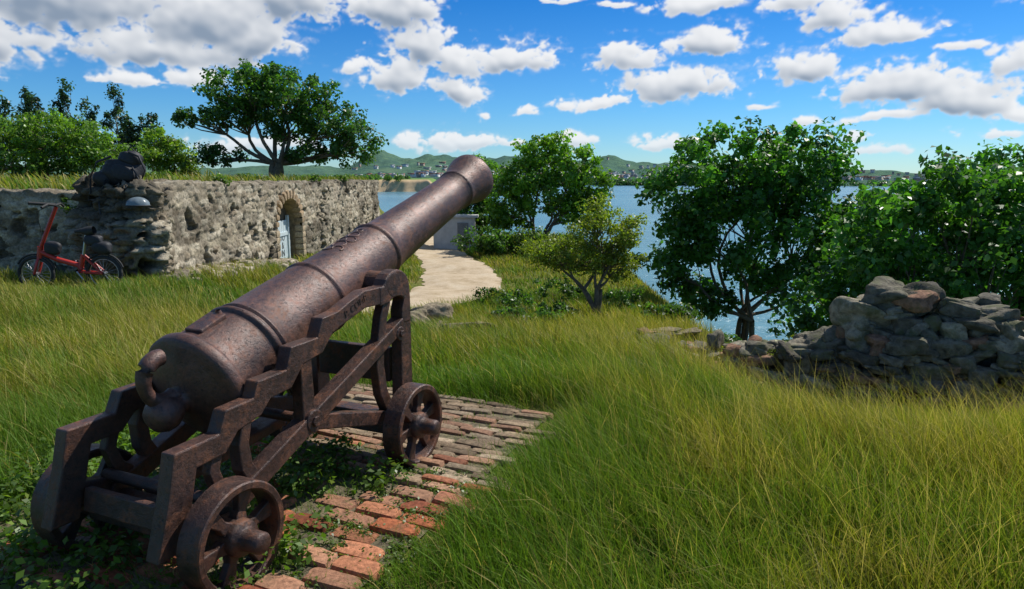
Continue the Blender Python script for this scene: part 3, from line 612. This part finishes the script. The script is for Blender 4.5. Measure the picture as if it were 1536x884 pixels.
cyl('trunnion',(1.29,-.34,tz-.03),(1.29,.34,tz-.03),.07,can)
pp=[]
for k_,(u0,v0,rr_,a0,a1) in enumerate([(1.18,.0,.04,0,6.3),(1.25,.03,.03,0,4.5),(1.25,-.03,.03,1.5,6.2),(1.32,0,.035,0,6.3),(1.38,.0,.02,0,6.3),(1.12,.03,.03,2,6),(1.12,-.03,.03,-2,2)]):
    P_=[]
    for t in np.linspace(a0,a1,20):
        xx=u0+rr_*math.cos(t); aa=(v0+rr_*math.sin(t))/.18; R_=np.interp(xx,[.9,1.44],[.197,.174])-.001; P_.append(B(xx,R_*math.sin(aa),R_*math.cos(aa)))
    pp.append(tube(P_,[.0055]*20,6))
V,F_=join(pp); mesh_np('cypher_relief',V,[F_],IRON,smooth=True,parent=can)
def ribbon(name,outer,inner,y0,y1,parent,bev=.008):
    n_=len(outer); V=[]
    for y in (y0,y1):
        V+=[(a_,y,b_) for a_,b_ in outer]+[(a_,y,b_) for a_,b_ in inner]
    F_=[];m_=2*n_
    for i in range(n_-1):
        F_.append((i,i+1,n_+i+1,n_+i)); F_.append((m_+i,m_+n_+i,m_+n_+i+1,m_+i+1))
        F_.append((i,m_+i,m_+i+1,i+1)); F_.append((n_+i,n_+i+1,m_+n_+i+1,m_+n_+i))
    F_.append((0,n_,m_+n_,m_)); F_.append((n_-1,m_+n_-1,m_+2*n_-1,2*n_-1))
    return bm_obj(name,V,F_,CIRON,parent,bev)
def bar(name,p0,p1,w0,w1,y0,y1,parent,bev=.006,mid=None):
    pts=[p0]+(mid or [])+[p1]; n_=len(pts); P_=np.array(pts,float); T=np.gradient(P_,axis=0); T/=np.linalg.norm(T,axis=1)[:,None]
    W=np.linspace(w0,w1,n_)/2; Nn=np.stack([-T[:,1],T[:,0]],-1)
    o_=[tuple(P_[i]+Nn[i]*W[i]) for i in range(n_)]; i_=[tuple(P_[i]-Nn[i]*W[i]) for i in range(n_)]
    return ribbon(name,o_,i_,y0,y1,parent,bev)
for side,sgn in (('right',-1),('left',1)):
    ya,yb=sorted((sgn*.265,sgn*.335))
    outer=[(-.27,.22),(-.20,.45),(-.165,.605),(.045,.610),(.085,.695),(.235,.70),(.262,.765),(.435,.77),(.47,.865),(.65,.87),(.69,.955),(.80,.965),(.90,1.0),(1.02,1.035),(1.17,1.035)]
    inner=[(-.15,.22),(-.10,.40),(-.07,.515),(.07,.52),(.14,.59),(.27,.615),(.33,.67),(.46,.68),(.545,.77),(.68,.79),(.76,.87),(.82,.89),(.92,.915),(1.03,.945),(1.17,.94)]
    ribbon('cheek_%s_stepped_rail'%side,outer,inner,ya,yb,can,.006)
    o_=[(1.155,1.035)]+[(1.315-.13*math.cos(t),1.0+.115*math.sin(t)-.005) for t in np.linspace(.35,math.pi-.1,9)]+[(1.45,.93),(1.45,.80)]
    i_=[(1.155,.93)]+[(1.315-.07*math.cos(t),.93+.03*math.sin(t)) for t in np.linspace(.35,math.pi-.1,9)]+[(1.36,.88),(1.355,.80)]
    ribbon('cheek_%s_capsquare'%side,o_,i_,ya-.004,yb+.004,can,.008)
    bar('cheek_%s_front_post'%side,(1.405,.83),(1.40,.20),.10,.12,ya,yb,can)
    bar('cheek_%s_curved_post'%side,(1.24,.95),(1.30,.25),.065,.07,ya+.008,yb-.008,can,.006,mid=[(1.20,.86),(1.165,.72),(1.155,.60),(1.18,.45),(1.24,.33)])
    bar('cheek_%s_diagonal'%side,(1.37,.80),(-.02,.24),.07,.085,ya-.012*(sgn<0),yb+.012*(sgn>0),can)
    bar('cheek_%s_lower_bar'%side,(.60,.475),(1.33,.26),.075,.075,ya-.006*(sgn<0),yb+.006*(sgn>0),can)
    bar('cheek_%s_mid_post'%side,(.565,.81),(.575,.47),.075,.085,ya+.004,yb-.004,can)
    bar('cheek_%s_rear_post'%side,(.20,.63),(.23,.33),.05,.07,ya+.004,yb-.004,can,mid=[(.17,.52),(.18,.42)])
    bar('cheek_%s_rear_link'%side,(-.20,.33),(.10,.27),.11,.09,ya+.004,yb-.004,can)
    bar('cheek_%s_curl'%side,(.05,.55),(.12,.30),.05,.06,ya+.012,yb-.012,can,mid=[(.02,.46),(.05,.37)])
    yo=sgn*.352; yi=sgn*.25
    for nm,(a_,b_),rb in (('boss_front',(1.325,.75),.04),('boss_mid',(.587,.485),.055),('boss_rear',(.03,.27),.045)):
        cyl('%s_%s'%(nm,side),(a_,yi,b_),(a_,yo,b_),rb,can); cyl('%s_nut_%s'%(nm,side),(a_,yo,b_),(a_,yo+sgn*.012,b_),rb*.5,can,6,.003)
    if sgn<0:
        cu=D.curves.new('foundry_mark','FONT'); cu.body='P. COMP'; cu.size=.05; cu.extrude=.004; cu.materials.append(CIRON)
        to=link(D.objects.new('foundry_mark',cu),can); to.location=(.86,-.334,.925); to.rotation_euler=(math.pi/2,-.33,0)
box('front_axle',(1.32,0,.225),(.055,.36,.06),CIRON,can,.008); box('rear_axle',(0,0,.215),(.055,.36,.06),CIRON,can,.008)
box('front_transom',(1.37,0,.55),(.025,.25,.10),CIRON,can,.008); cyl('tie_rod',(.587,-.3,.485),(.587,.3,.485),.025,can); cyl('tie_rod_2',(.0,-.3,.35),(0,.3,.35),.025,can)
box('bed_plate',(.35,0,.37),(.36,.06,.025),CIRON,can,.008,(0,-.1,0)); box('quoin',(.30,0,.425),(.14,.07,.035),CIRON,can,.01,(0,-.2,0)); box('rear_transom',(-.12,0,.30),(.02,.25,.05),CIRON,can,.008,(0,.15,0))
def wheel(name,s_,y_,Rw,sgn):
    w=empty(name,(0,0,0)); w.parent=can; w.location=(s_,y_,Rw)
    w.rotation_euler=(math.pi/2 if sgn<0 else -math.pi/2,0,0)
    pr=[(Rw,-.055),(Rw,.046),(Rw-.006,.052),(Rw-.028,.052),(Rw-.034,.046),(Rw-.038,.015),(Rw-.038,-.05),(Rw-.008,-.058)]
    V=[];F_=[];ns=64;q=len(pr)
    for k in range(ns):
        an=2*math.pi*k/ns
        for (r_,z_) in pr: V.append((r_*math.cos(an),r_*math.sin(an),z_))
    for k in range(ns):
        k2=(k+1)%ns
        for i in range(q): i2=(i+1)%q; F_.append((k*q+i,k*q+i2,k2*q+i2,k2*q+i)[::-1])
    o=bm_obj('rim',V,F_,CIRON,w,0,True)
    e_=o.modifiers.new('es','EDGE_SPLIT'); e_.split_angle=math.radians(30)
    for k in range(6):
        an=2*math.pi*(k+.2)/6; c_,s2=math.cos(an),math.sin(an); V=[]
        for rr_,hw_,t_ in ((.05,.034,.028),(.10,.020,.018),(Rw-.03,.038,.018)):
            for sg1,sg2 in ((-1,-1),(1,-1),(1,1),(-1,1)): V.append((rr_*c_-hw_*sg1*s2,rr_*s2+hw_*sg1*c_,sg2*t_))
        F_=[]
        for L_ in range(2):
            for i in range(4): i2=(i+1)%4; F_.append((L_*4+i,L_*4+i2,L_*4+4+i2,L_*4+4+i))
        bm_obj('spoke_%d'%k,V,F_,CIRON,w,.005)
    def lathe(nm,pr,ns=32):
        V=[];F_=[]
        for (r_,z_) in pr:
            for k in range(ns): an=2*math.pi*k/ns; V.append((r_*math.cos(an),r_*math.sin(an),z_))
        for i in range(len(pr)-1):
            for k in range(ns): k2=(k+1)%ns; F_.append((i*ns+k,i*ns+k2,(i+1)*ns+k2,(i+1)*ns+k))
        bm_obj(nm,V,F_,CIRON,w,0,True)
    lathe('hub',[(.0,-.07),(.07,-.07),(.075,-.06),(.075,.04),(.069,.056),(.05,.06),(.046,.064),(.044,.10),(.043,.14),(.036,.15),(.0,.152)])
wheel('wheel_rear_right',0,-.425,.222,-1); wheel('wheel_rear_left',0,.425,.222,1); wheel('wheel_front_right',1.32,-.425,.232,-1); wheel('wheel_front_left',1.32,.425,.232,1)
# ---------- bicycle
BLK=simple('black_rubber',(.02,.02,.02),.7); REDP=simple('red_paint',(.42,.03,.02),.35,ns=40,var=.1,bs=.05); CHR=simple('bare_metal',(.4,.4,.42),.3,.9,var=.1)
FAB=simple('black_nylon',(.018,.018,.022),.65,ns=30,var=.4,bs=.5,bd=.01)
bkx,bky=-6.72,10.3
bk=empty('folding_bicycle',(bkx,bky,zt(bkx,bky)-.05),math.radians(4)); bk.scale=(1.08,1.08,1.1)
def tb(nm,pts,r_,mt,parent=bk,sides=10):
    V,F_=tube(pts,[r_]*len(pts) if not isinstance(r_,list) else r_,sides); return mesh_np(nm,V,[F_],mt,smooth=True,parent=parent)
def bwheel(nm,x,R_=.225):
    th_=np.linspace(0,2*math.pi,41); tb(nm+'_tyre',[(x+R_*math.cos(t),0,R_+.02+R_*math.sin(t)) for t in th_],.026,BLK)
    tb(nm+'_rim',[(x+(R_-.03)*math.cos(t),0,R_+.02+(R_-.03)*math.sin(t)) for t in th_],.008,CHR)
    pr=[tube([(x,(-.02 if k%2 else .02),R_+.02),(x+(R_-.03)*math.cos(k*math.pi/10),0,R_+.02+(R_-.03)*math.sin(k*math.pi/10))],[.0022,.0022],4) for k in range(20)]
    V,F_=join(pr); mesh_np(nm+'_spokes',V,[F_],CHR,parent=bk); tb(nm+'_hub',[(x,-.05,R_+.02),(x,.05,R_+.02)],.025,CHR)
    tb(nm+'_mudguard',[(x+(R_+.045)*math.cos(t),0,R_+.02+(R_+.045)*math.sin(t)) for t in np.linspace(.3,2.6,14)],.014,BLK)
bwheel('front_wheel',-.46); bwheel('rear_wheel',.46)
for y in (-.055,.055): tb('fork_blade',[(-.46,y,.245),(-.40,y,.42),(-.385,0,.5)],.019,REDP); tb('chain_stay',[(.46,y,.245),(.12,y*.6,.27)],.017,REDP); tb('seat_stay',[(.46,y,.245),(.20,y*.4,.5)],.014,REDP)
tb('head_tube',[(-.39,0,.46),(-.365,0,.62)],.038,REDP); tb('main_tube',[(-.37,0,.55),(-.15,0,.44),(.12,0,.36),(.16,0,.30)],.036,REDP); tb('stem',[(-.365,0,.6),(-.10,0,1.16)],.026,REDP)
tb('handlebar',[(-.14,-.26,1.16),(-.12,-.15,1.2),(-.10,0,1.18),(-.12,.15,1.2),(-.14,.26,1.16)],.017,BLK); tb('grip',[(-.34,-.2,1.22),(-.10,0,1.19)],.022,BLK)
tb('seat_tube',[(.13,0,.26),(.20,0,.5)],.033,REDP); tb('seat_post',[(.20,0,.5),(.27,0,.80)],.019,CHR)
tb('saddle',[(.12,0,.825),(.2,0,.83),(.3,0,.825),(.38,0,.84)],[.02,.035,.07,.06],BLK)
tb('bottom_bracket',[(.13,-.06,.28),(.13,.06,.28)],.03,BLK); tb('chainring',[(.13,-.065,.28),(.13,-.07,.28)],.085,BLK,sides=24); tb('crank',[(.13,-.08,.28),(.22,-.08,.15)],.011,CHR); tb('crank_2',[(.13,.08,.28),(.04,.08,.41)],.011,CHR)
box('pedal',(.22,-.12,.15),(.045,.04,.012),BLK,bk,.004); box('pedal_2',(.04,.12,.41),(.045,.04,.012),BLK,bk,.004)
tb('brake_cable',[(-.12,-.1,1.18),(-.33,-.05,1.1),(-.33,0,.8),(-.37,0,.6)],.005,BLK); tb('carrier_rack',[(.25,0,.5),(.55,0,.52),(.46,0,.26)],.010,BLK)
r=np.random.RandomState(2)
def blob(nm,c,h,parent,mt,n_=3.,amp=.09,sub=12,rz_=0):
    V,F_=rbox(c,*h,rz_,r,.1,n_,amp,sub); return mesh_np(nm,V,[F_],mt,smooth=True,parent=parent)
blob('saddle_bag',(.36,0,.70),(.12,.07,.08),bk,FAB); blob('carrier_bag',(.46,0,.60),(.13,.08,.09),bk,FAB); blob('frame_bag',(-.20,0,.60),(.11,.05,.09),bk,FAB)
# ---------- backpack & helmet
bp=empty('backpack',(-6.45,11.5,1.52),math.radians(10)); bp.scale=(1.05,1.05,1.35)
blob('main_bag',(0,0,.15),(.30,.17,.16),bp,FAB,2.4,.16); blob('top_pocket',(.13,0,.30),(.17,.14,.10),bp,FAB,2.3,.15); blob('side_pocket',(-.28,-.03,.07),(.14,.12,.10),bp,FAB,2.3,.15); blob('front_pocket',(.05,-.15,.13),(.18,.06,.10),bp,FAB,2.5,.12)
tb('shoulder_strap',[(.15,-.12,.38),(.30,-.16,.33),(.38,-.16,.16),(.30,-.14,.03),(.2,-.12,.0)],.016,FAB,bp); tb('shoulder_strap_2',[(-.1,-.14,.33),(-.30,-.18,.26),(-.42,-.15,.08),(-.45,-.14,-.12)],.014,FAB,bp); tb('haul_loop',[(.1,0,.40),(.14,0,.45),(.19,0,.40)],.009,FAB,bp)
tb('strap_3',[(.2,-.17,.2),(.33,-.25,.0),(.40,-.3,-.25)],.012,FAB,bp); tb('strap_4',[(-.2,-.17,.05),(-.30,-.25,-.2),(-.27,-.3,-.45)],.012,FAB,bp)
he=empty('bicycle_helmet',(-5.98,11.0,1.18),math.radians(20)); HEL=simple('grey_helmet_shell',(.16,.20,.22),.35,var=.15)
V=[];F_=[]
for i in range(9):
    ph=math.pi/2*i/8
    for k in range(28):
        an=2*math.pi*k/28; rr_=math.cos(ph)*(1+.04*math.cos(an*8)*(i in(2,3,4,5))); V.append((.175*rr_*math.cos(an),.13*rr_*math.sin(an),.14*math.sin(ph)))
for i in range(8):
    for k in range(28): k2=(k+1)%28; F_.append((i*28+k,i*28+k2,(i+1)*28+k2,(i+1)*28+k))
bm_obj('shell',V,F_,HEL,he,smooth=True); tb('rim_trim',[(.178*math.cos(t),.133*math.sin(t),.0) for t in np.linspace(0,2*math.pi,30)],.011,BLK,he)
tb('chin_strap',[(-.1,-.12,0),(-.03,-.13,-.12),(.04,-.13,-.13),(.1,-.11,0)],.006,BLK,he)
fl=empty('purple_flower',(-1.15,2.42,.0)); PUR=simple('purple_petal',(.16,.08,.5),.5,var=.1)
STEM=simple('green_stem',(.08,.15,.03))
tb('stem',[(0,0,0),(.01,0,.1),(0,-.01,.17)],.002,STEM,fl)
V=[(0,-.012,.165)];F_=[]
for k in range(20):
    an=2*math.pi*k/20; rr_=.022+.004*math.cos(an*5); V.append((rr_*math.cos(an),-.02+.004*math.cos(an*5),.17+rr_*math.sin(an)))
for k in range(20): F_.append((0,1+k,1+(k+1)%20))
bm_obj('petals',V,F_,PUR,fl)
# ---------- clouds on the sky dome (az, el, half width, half height in degrees)
clouds=[(-32,12.0,8.5,3.1),(-23,11.2,6,2.6),(-17.5,13.2,4.4,2.2),(-26,9.0,7,1.4),(-36,8.6,3.0,1.9),(-39,6.8,3,1.0),(-28.7,7.1,2.0,.6),(-24.0,7.3,2.4,.7),(-19.5,10.2,3.0,1.8),
(-9.5,12.9,3.4,1.8),(-7.4,10.0,2.8,1.7),(-9,7.7,3.0,1.2),(-4.2,6.9,1.9,1.3),(0,9.4,3.9,1.2),(-4.2,9.2,2.0,1.1),(1.7,5.4,1.0,.35),
(15.3,10.1,2.6,1.3),(9.4,9.1,3.0,1.2),(13.0,7.1,4.6,1.15),(6.8,5.9,2.8,.6),(14.8,13.2,4.4,.9),(21.6,12.8,2.8,.9),(24.6,11.4,2.4,1.2),(27.6,9.9,3.0,1.0),
(22.3,7.9,2.7,1.3),(19.3,5.5,1.5,.35),(29.5,6.3,4.4,1.4),(27.8,4.4,3.2,.4),(32.8,5.2,3.6,1.3),(35.5,7.6,2.2,1.0),(31.9,8.7,1.5,.3),(36,4.4,2.0,.5),(33,13.4,3,.6),(38,11.4,2.5,.8),
(-3.6,2.9,3.2,.8),(4.4,3.1,1.8,.6),(.5,2.7,1.2,.35),(12.3,2.6,3.0,.65),(26.1,3.0,1.3,.5),(27.8,1.9,1.8,.35),(34.5,3.1,1.8,.3),(-8,2.8,1.4,.5),(-20,2.5,5,.6),(4,13.7,1.4,.3),(8,13.3,1.6,.3),(-2.5,5.1,.6,.25),(20,2.6,1.5,.25),(23,4.5,1.2,.25),(-12.5,8.6,.8,.6)]
rc=np.random.RandomState(3)
for i in range(22):
    clouds.append((rc.choice([-1,1])*rc.uniform(46,75),rc.uniform(3,22),rc.uniform(2,6),rc.uniform(.7,2.0)))
for i in range(12): clouds.append((rc.uniform(-45,45),rc.uniform(18.5,24),rc.uniform(2,5),rc.uniform(.8,1.8)))
AZ=np.concatenate([np.linspace(-80,-40,220)[:-1],np.linspace(-40,40,1180),np.linspace(40,80,220)[1:]]); EL=np.concatenate([np.linspace(-.3,16,250),np.linspace(16.1,27,60)])
ua=np.linspace(-80,80,2400); ue=np.linspace(-.3,27,410); UA,UE=np.meshgrid(ua,ue)
wx_=(fbm(UA*.35,UE*.5,4,1)-.5)*3.0; wy_=(fbm(UA*.35+40,UE*.5,4,2)-.5)*1.5
xa=UA+wx_; ye=UE+wy_; f=np.full(UA.shape,-1.); vr=np.zeros(UA.shape); szz=np.ones(UA.shape)
for (ca_,ce_,cw_,ch_) in clouds:
    m_=(np.abs(UA-ca_)<cw_*2.2+3)&(np.abs(UE-ce_)<ch_*2.2+2)
    yy=(ye[m_]-ce_); hh=np.where(yy>0,ch_*1.2,ch_*.7)
    fn=1-np.sqrt(((xa[m_]-ca_)/cw_)**2+(yy/hh)**2)
    g_=fn>f[m_]; tmp=f[m_]; tmp[g_]=fn[g_]; f[m_]=tmp
    tv=vr[m_]; tv[g_]=(yy/ch_)[g_]; vr[m_]=tv; ts_=szz[m_]; ts_[g_]=ch_; szz[m_]=ts_
def blur(a_,r_):
    for _ in range(2):
        for ax in (0,1):
            c_=np.cumsum(np.insert(np.pad(a_,[(r_,r_) if q==ax else (0,0) for q in (0,1)],'edge'),0,0,axis=ax),axis=ax)
            a_=(np.take(c_,range(2*r_+1,c_.shape[ax]),ax)-np.take(c_,range(0,c_.shape[ax]-2*r_-1),ax))/(2*r_+1)
    return a_
px_=UA+ (fbm(UA*1.3,UE*1.7,4,7)-.5)*1.3; py_=UE*1.25+(fbm(UA*1.3+7,UE*1.7,4,8)-.5)*1.3
w1_=.5-worley(px_*.6,py_*.6,1); w2_=.5-worley(px_*1.3,py_*1.3,2); w3_=.5-worley(px_*2.8,py_*2.8,3)
fb=(fbm(UA*1.6,UE*2.2,7,9)-.5)
dens=f+.65*w1_+.42*w2_+.18*w3_+fb*.80+.01
alpha=ss(.0,.38,dens); wisp=ss(-.35,.15,dens)*.30*ss(.35,.8,fbm(UA*.9,UE*2.5,6,12)); alpha=np.clip(alpha+wisp*(1-alpha),0,1)
dsm=blur(f+.75*w1_+.5*w2_+.15*w3_+fb*.35,2); dn=np.clip(dsm,0,1.0); od=np.zeros_like(dens)
for k in range(1,8): od+=np.roll(np.roll(dn,-int(2.2*k),1),-int(3.4*k),0)*(1 if k<4 else .8)
gy_,gx_=np.gradient(blur(dsm,1)); lam=np.clip(-(gx_*.5+gy_*.85)*9,-1,1)
vs=blur(vr,5); under=ss(.35,-.55,vs)*ss(.15,.6,dsm)*ss(.4,1.6,blur(szz,6))
b_=np.clip(.96-.10*od*ss(.3,1.6,blur(szz,6))-.45*under+.24*lam*ss(.05,.35,dens),0,1)
b_=blur(b_,1)
lit=np.array((.90,.91,.925)); shd=np.array((.26,.33,.43)); colr=shd+(lit-shd)*b_[...,None]  # sunlit tops and shaded undersides baked into the cloud colour
hz=ss(4.5,0,UE)[...,None]; colr=colr*(1-.35*hz)+np.array((.62,.74,.86))*.35*hz; alpha=alpha*(1-.3*hz[...,0])*ss(-.3,.3,UE)*ss(27,24.5,UE)*ss(80,72,np.abs(UA))  # horizon haze blended into low cloud colour and opacity
full=np.concatenate([colr,(alpha*.97)[...,None]],-1)
ixf=np.interp(AZ,ua,np.arange(len(ua))); iyf=np.interp(EL,ue,np.arange(len(ue)))
x0=np.floor(ixf).astype(int).clip(0,len(ua)-2); y0=np.floor(iyf).astype(int).clip(0,len(ue)-2); fx1=(ixf-x0)[None,:,None]; fy1=(iyf-y0)[:,None,None]
cf=(full[np.ix_(y0,x0)]*(1-fx1)+full[np.ix_(y0,x0+1)]*fx1)*(1-fy1)+(full[np.ix_(y0+1,x0)]*(1-fx1)+full[np.ix_(y0+1,x0+1)]*fx1)*fy1
Ag,Eg=np.meshgrid(np.radians(AZ),np.radians(EL)); RS=15000
CV=np.stack([RS*np.cos(Eg)*np.sin(Ag),RS*np.cos(Eg)*np.cos(Ag),RS*np.sin(Eg)],-1)
ic=np.arange(Ag.size).reshape(Ag.shape); CFc=np.stack([ic[:-1,:-1],ic[1:,:-1],ic[1:,1:],ic[:-1,1:]],-1).reshape(-1,4)
am=cf[...,3].reshape(-1)[CFc].max(1); CFc=CFc[am>.004]
m=D.materials.new('cloud_baked_shading'); m.use_nodes=True; nt=m.node_tree; nt.nodes.clear(); out=nt.nodes.new('ShaderNodeOutputMaterial')  # emits the baked cloud light and shade
vc=N(nt,'ShaderNodeVertexColor',_layer_name='Col'); em=nt.nodes.new('ShaderNodeEmission'); nt.links.new(vc.outputs[0],em.inputs[0]); tp=nt.nodes.new('ShaderNodeBsdfTransparent'); ms=nt.nodes.new('ShaderNodeMixShader')
nt.links.new(vc.outputs[1],ms.inputs[0]); nt.links.new(tp.outputs[0],ms.inputs[1]); nt.links.new(em.outputs[0],ms.inputs[2]); nt.links.new(ms.outputs[0],out.inputs[0])
m.cycles.emission_sampling='NONE'
mesh_np('sky',CV.reshape(-1,3),[CFc],m,col=cf.reshape(-1,4))
# ---------- camera, sun, sky
cam=D.cameras.new('camera'); cam.lens=24; cam.sensor_width=36; cam.clip_end=40000; cam.clip_start=.05
co=link(D.objects.new('camera',cam)); co.location=(0,0,1.6); co.rotation_euler=(math.radians(90-9.6),0,0); S.camera=co
SEL=math.radians(50); SAZ=math.radians(54)
sd=Vector((math.cos(SEL)*math.sin(SAZ),math.cos(SEL)*math.cos(SAZ),math.sin(SEL)))
su=D.lights.new('sun','SUN'); su.energy=5.0; su.angle=math.radians(.5); su.color=(1,.96,.88)
so=link(D.objects.new('sun',su)); so.rotation_mode='QUATERNION'; so.rotation_quaternion=sd.to_track_quat('Z','Y'); so.location=(20,10,30)
W=D.worlds.new('World'); S.world=W; W.use_nodes=True; nt=W.node_tree; nt.nodes.clear()
wo=nt.nodes.new('ShaderNodeOutputWorld'); bg=N(nt,'ShaderNodeBackground',Strength=.12); nt.links.new(bg.outputs[0],wo.inputs[0])
sky=nt.nodes.new('ShaderNodeTexSky'); sky.sky_type='NISHITA'; sky.sun_disc=False; sky.sun_elevation=SEL; sky.sun_rotation=SAZ; sky.ozone_density=2.0; sky.dust_density=.1; sky.air_density=1.0
tc=nt.nodes.new('ShaderNodeTexCoord'); sp=nt.nodes.new('ShaderNodeSeparateXYZ'); nt.links.new(tc.outputs['Generated'],sp.inputs[0])
tn=ramp(nt,sp.outputs[2],[(0,(.50,.74,.98)),(.10,(.28,.64,1.0)),(.25,(.08,.46,.92)),(.45,(.85,.92,1.0)),(1,(1.05,1,.93))])
mx=mixc(nt,sky.outputs[0],tn.outputs[0],1.0,'MULTIPLY'); nt.links.new(mx,bg.inputs[0])
S.view_settings.view_transform='Standard'; S.view_settings.look='None'; S.view_settings.exposure=0
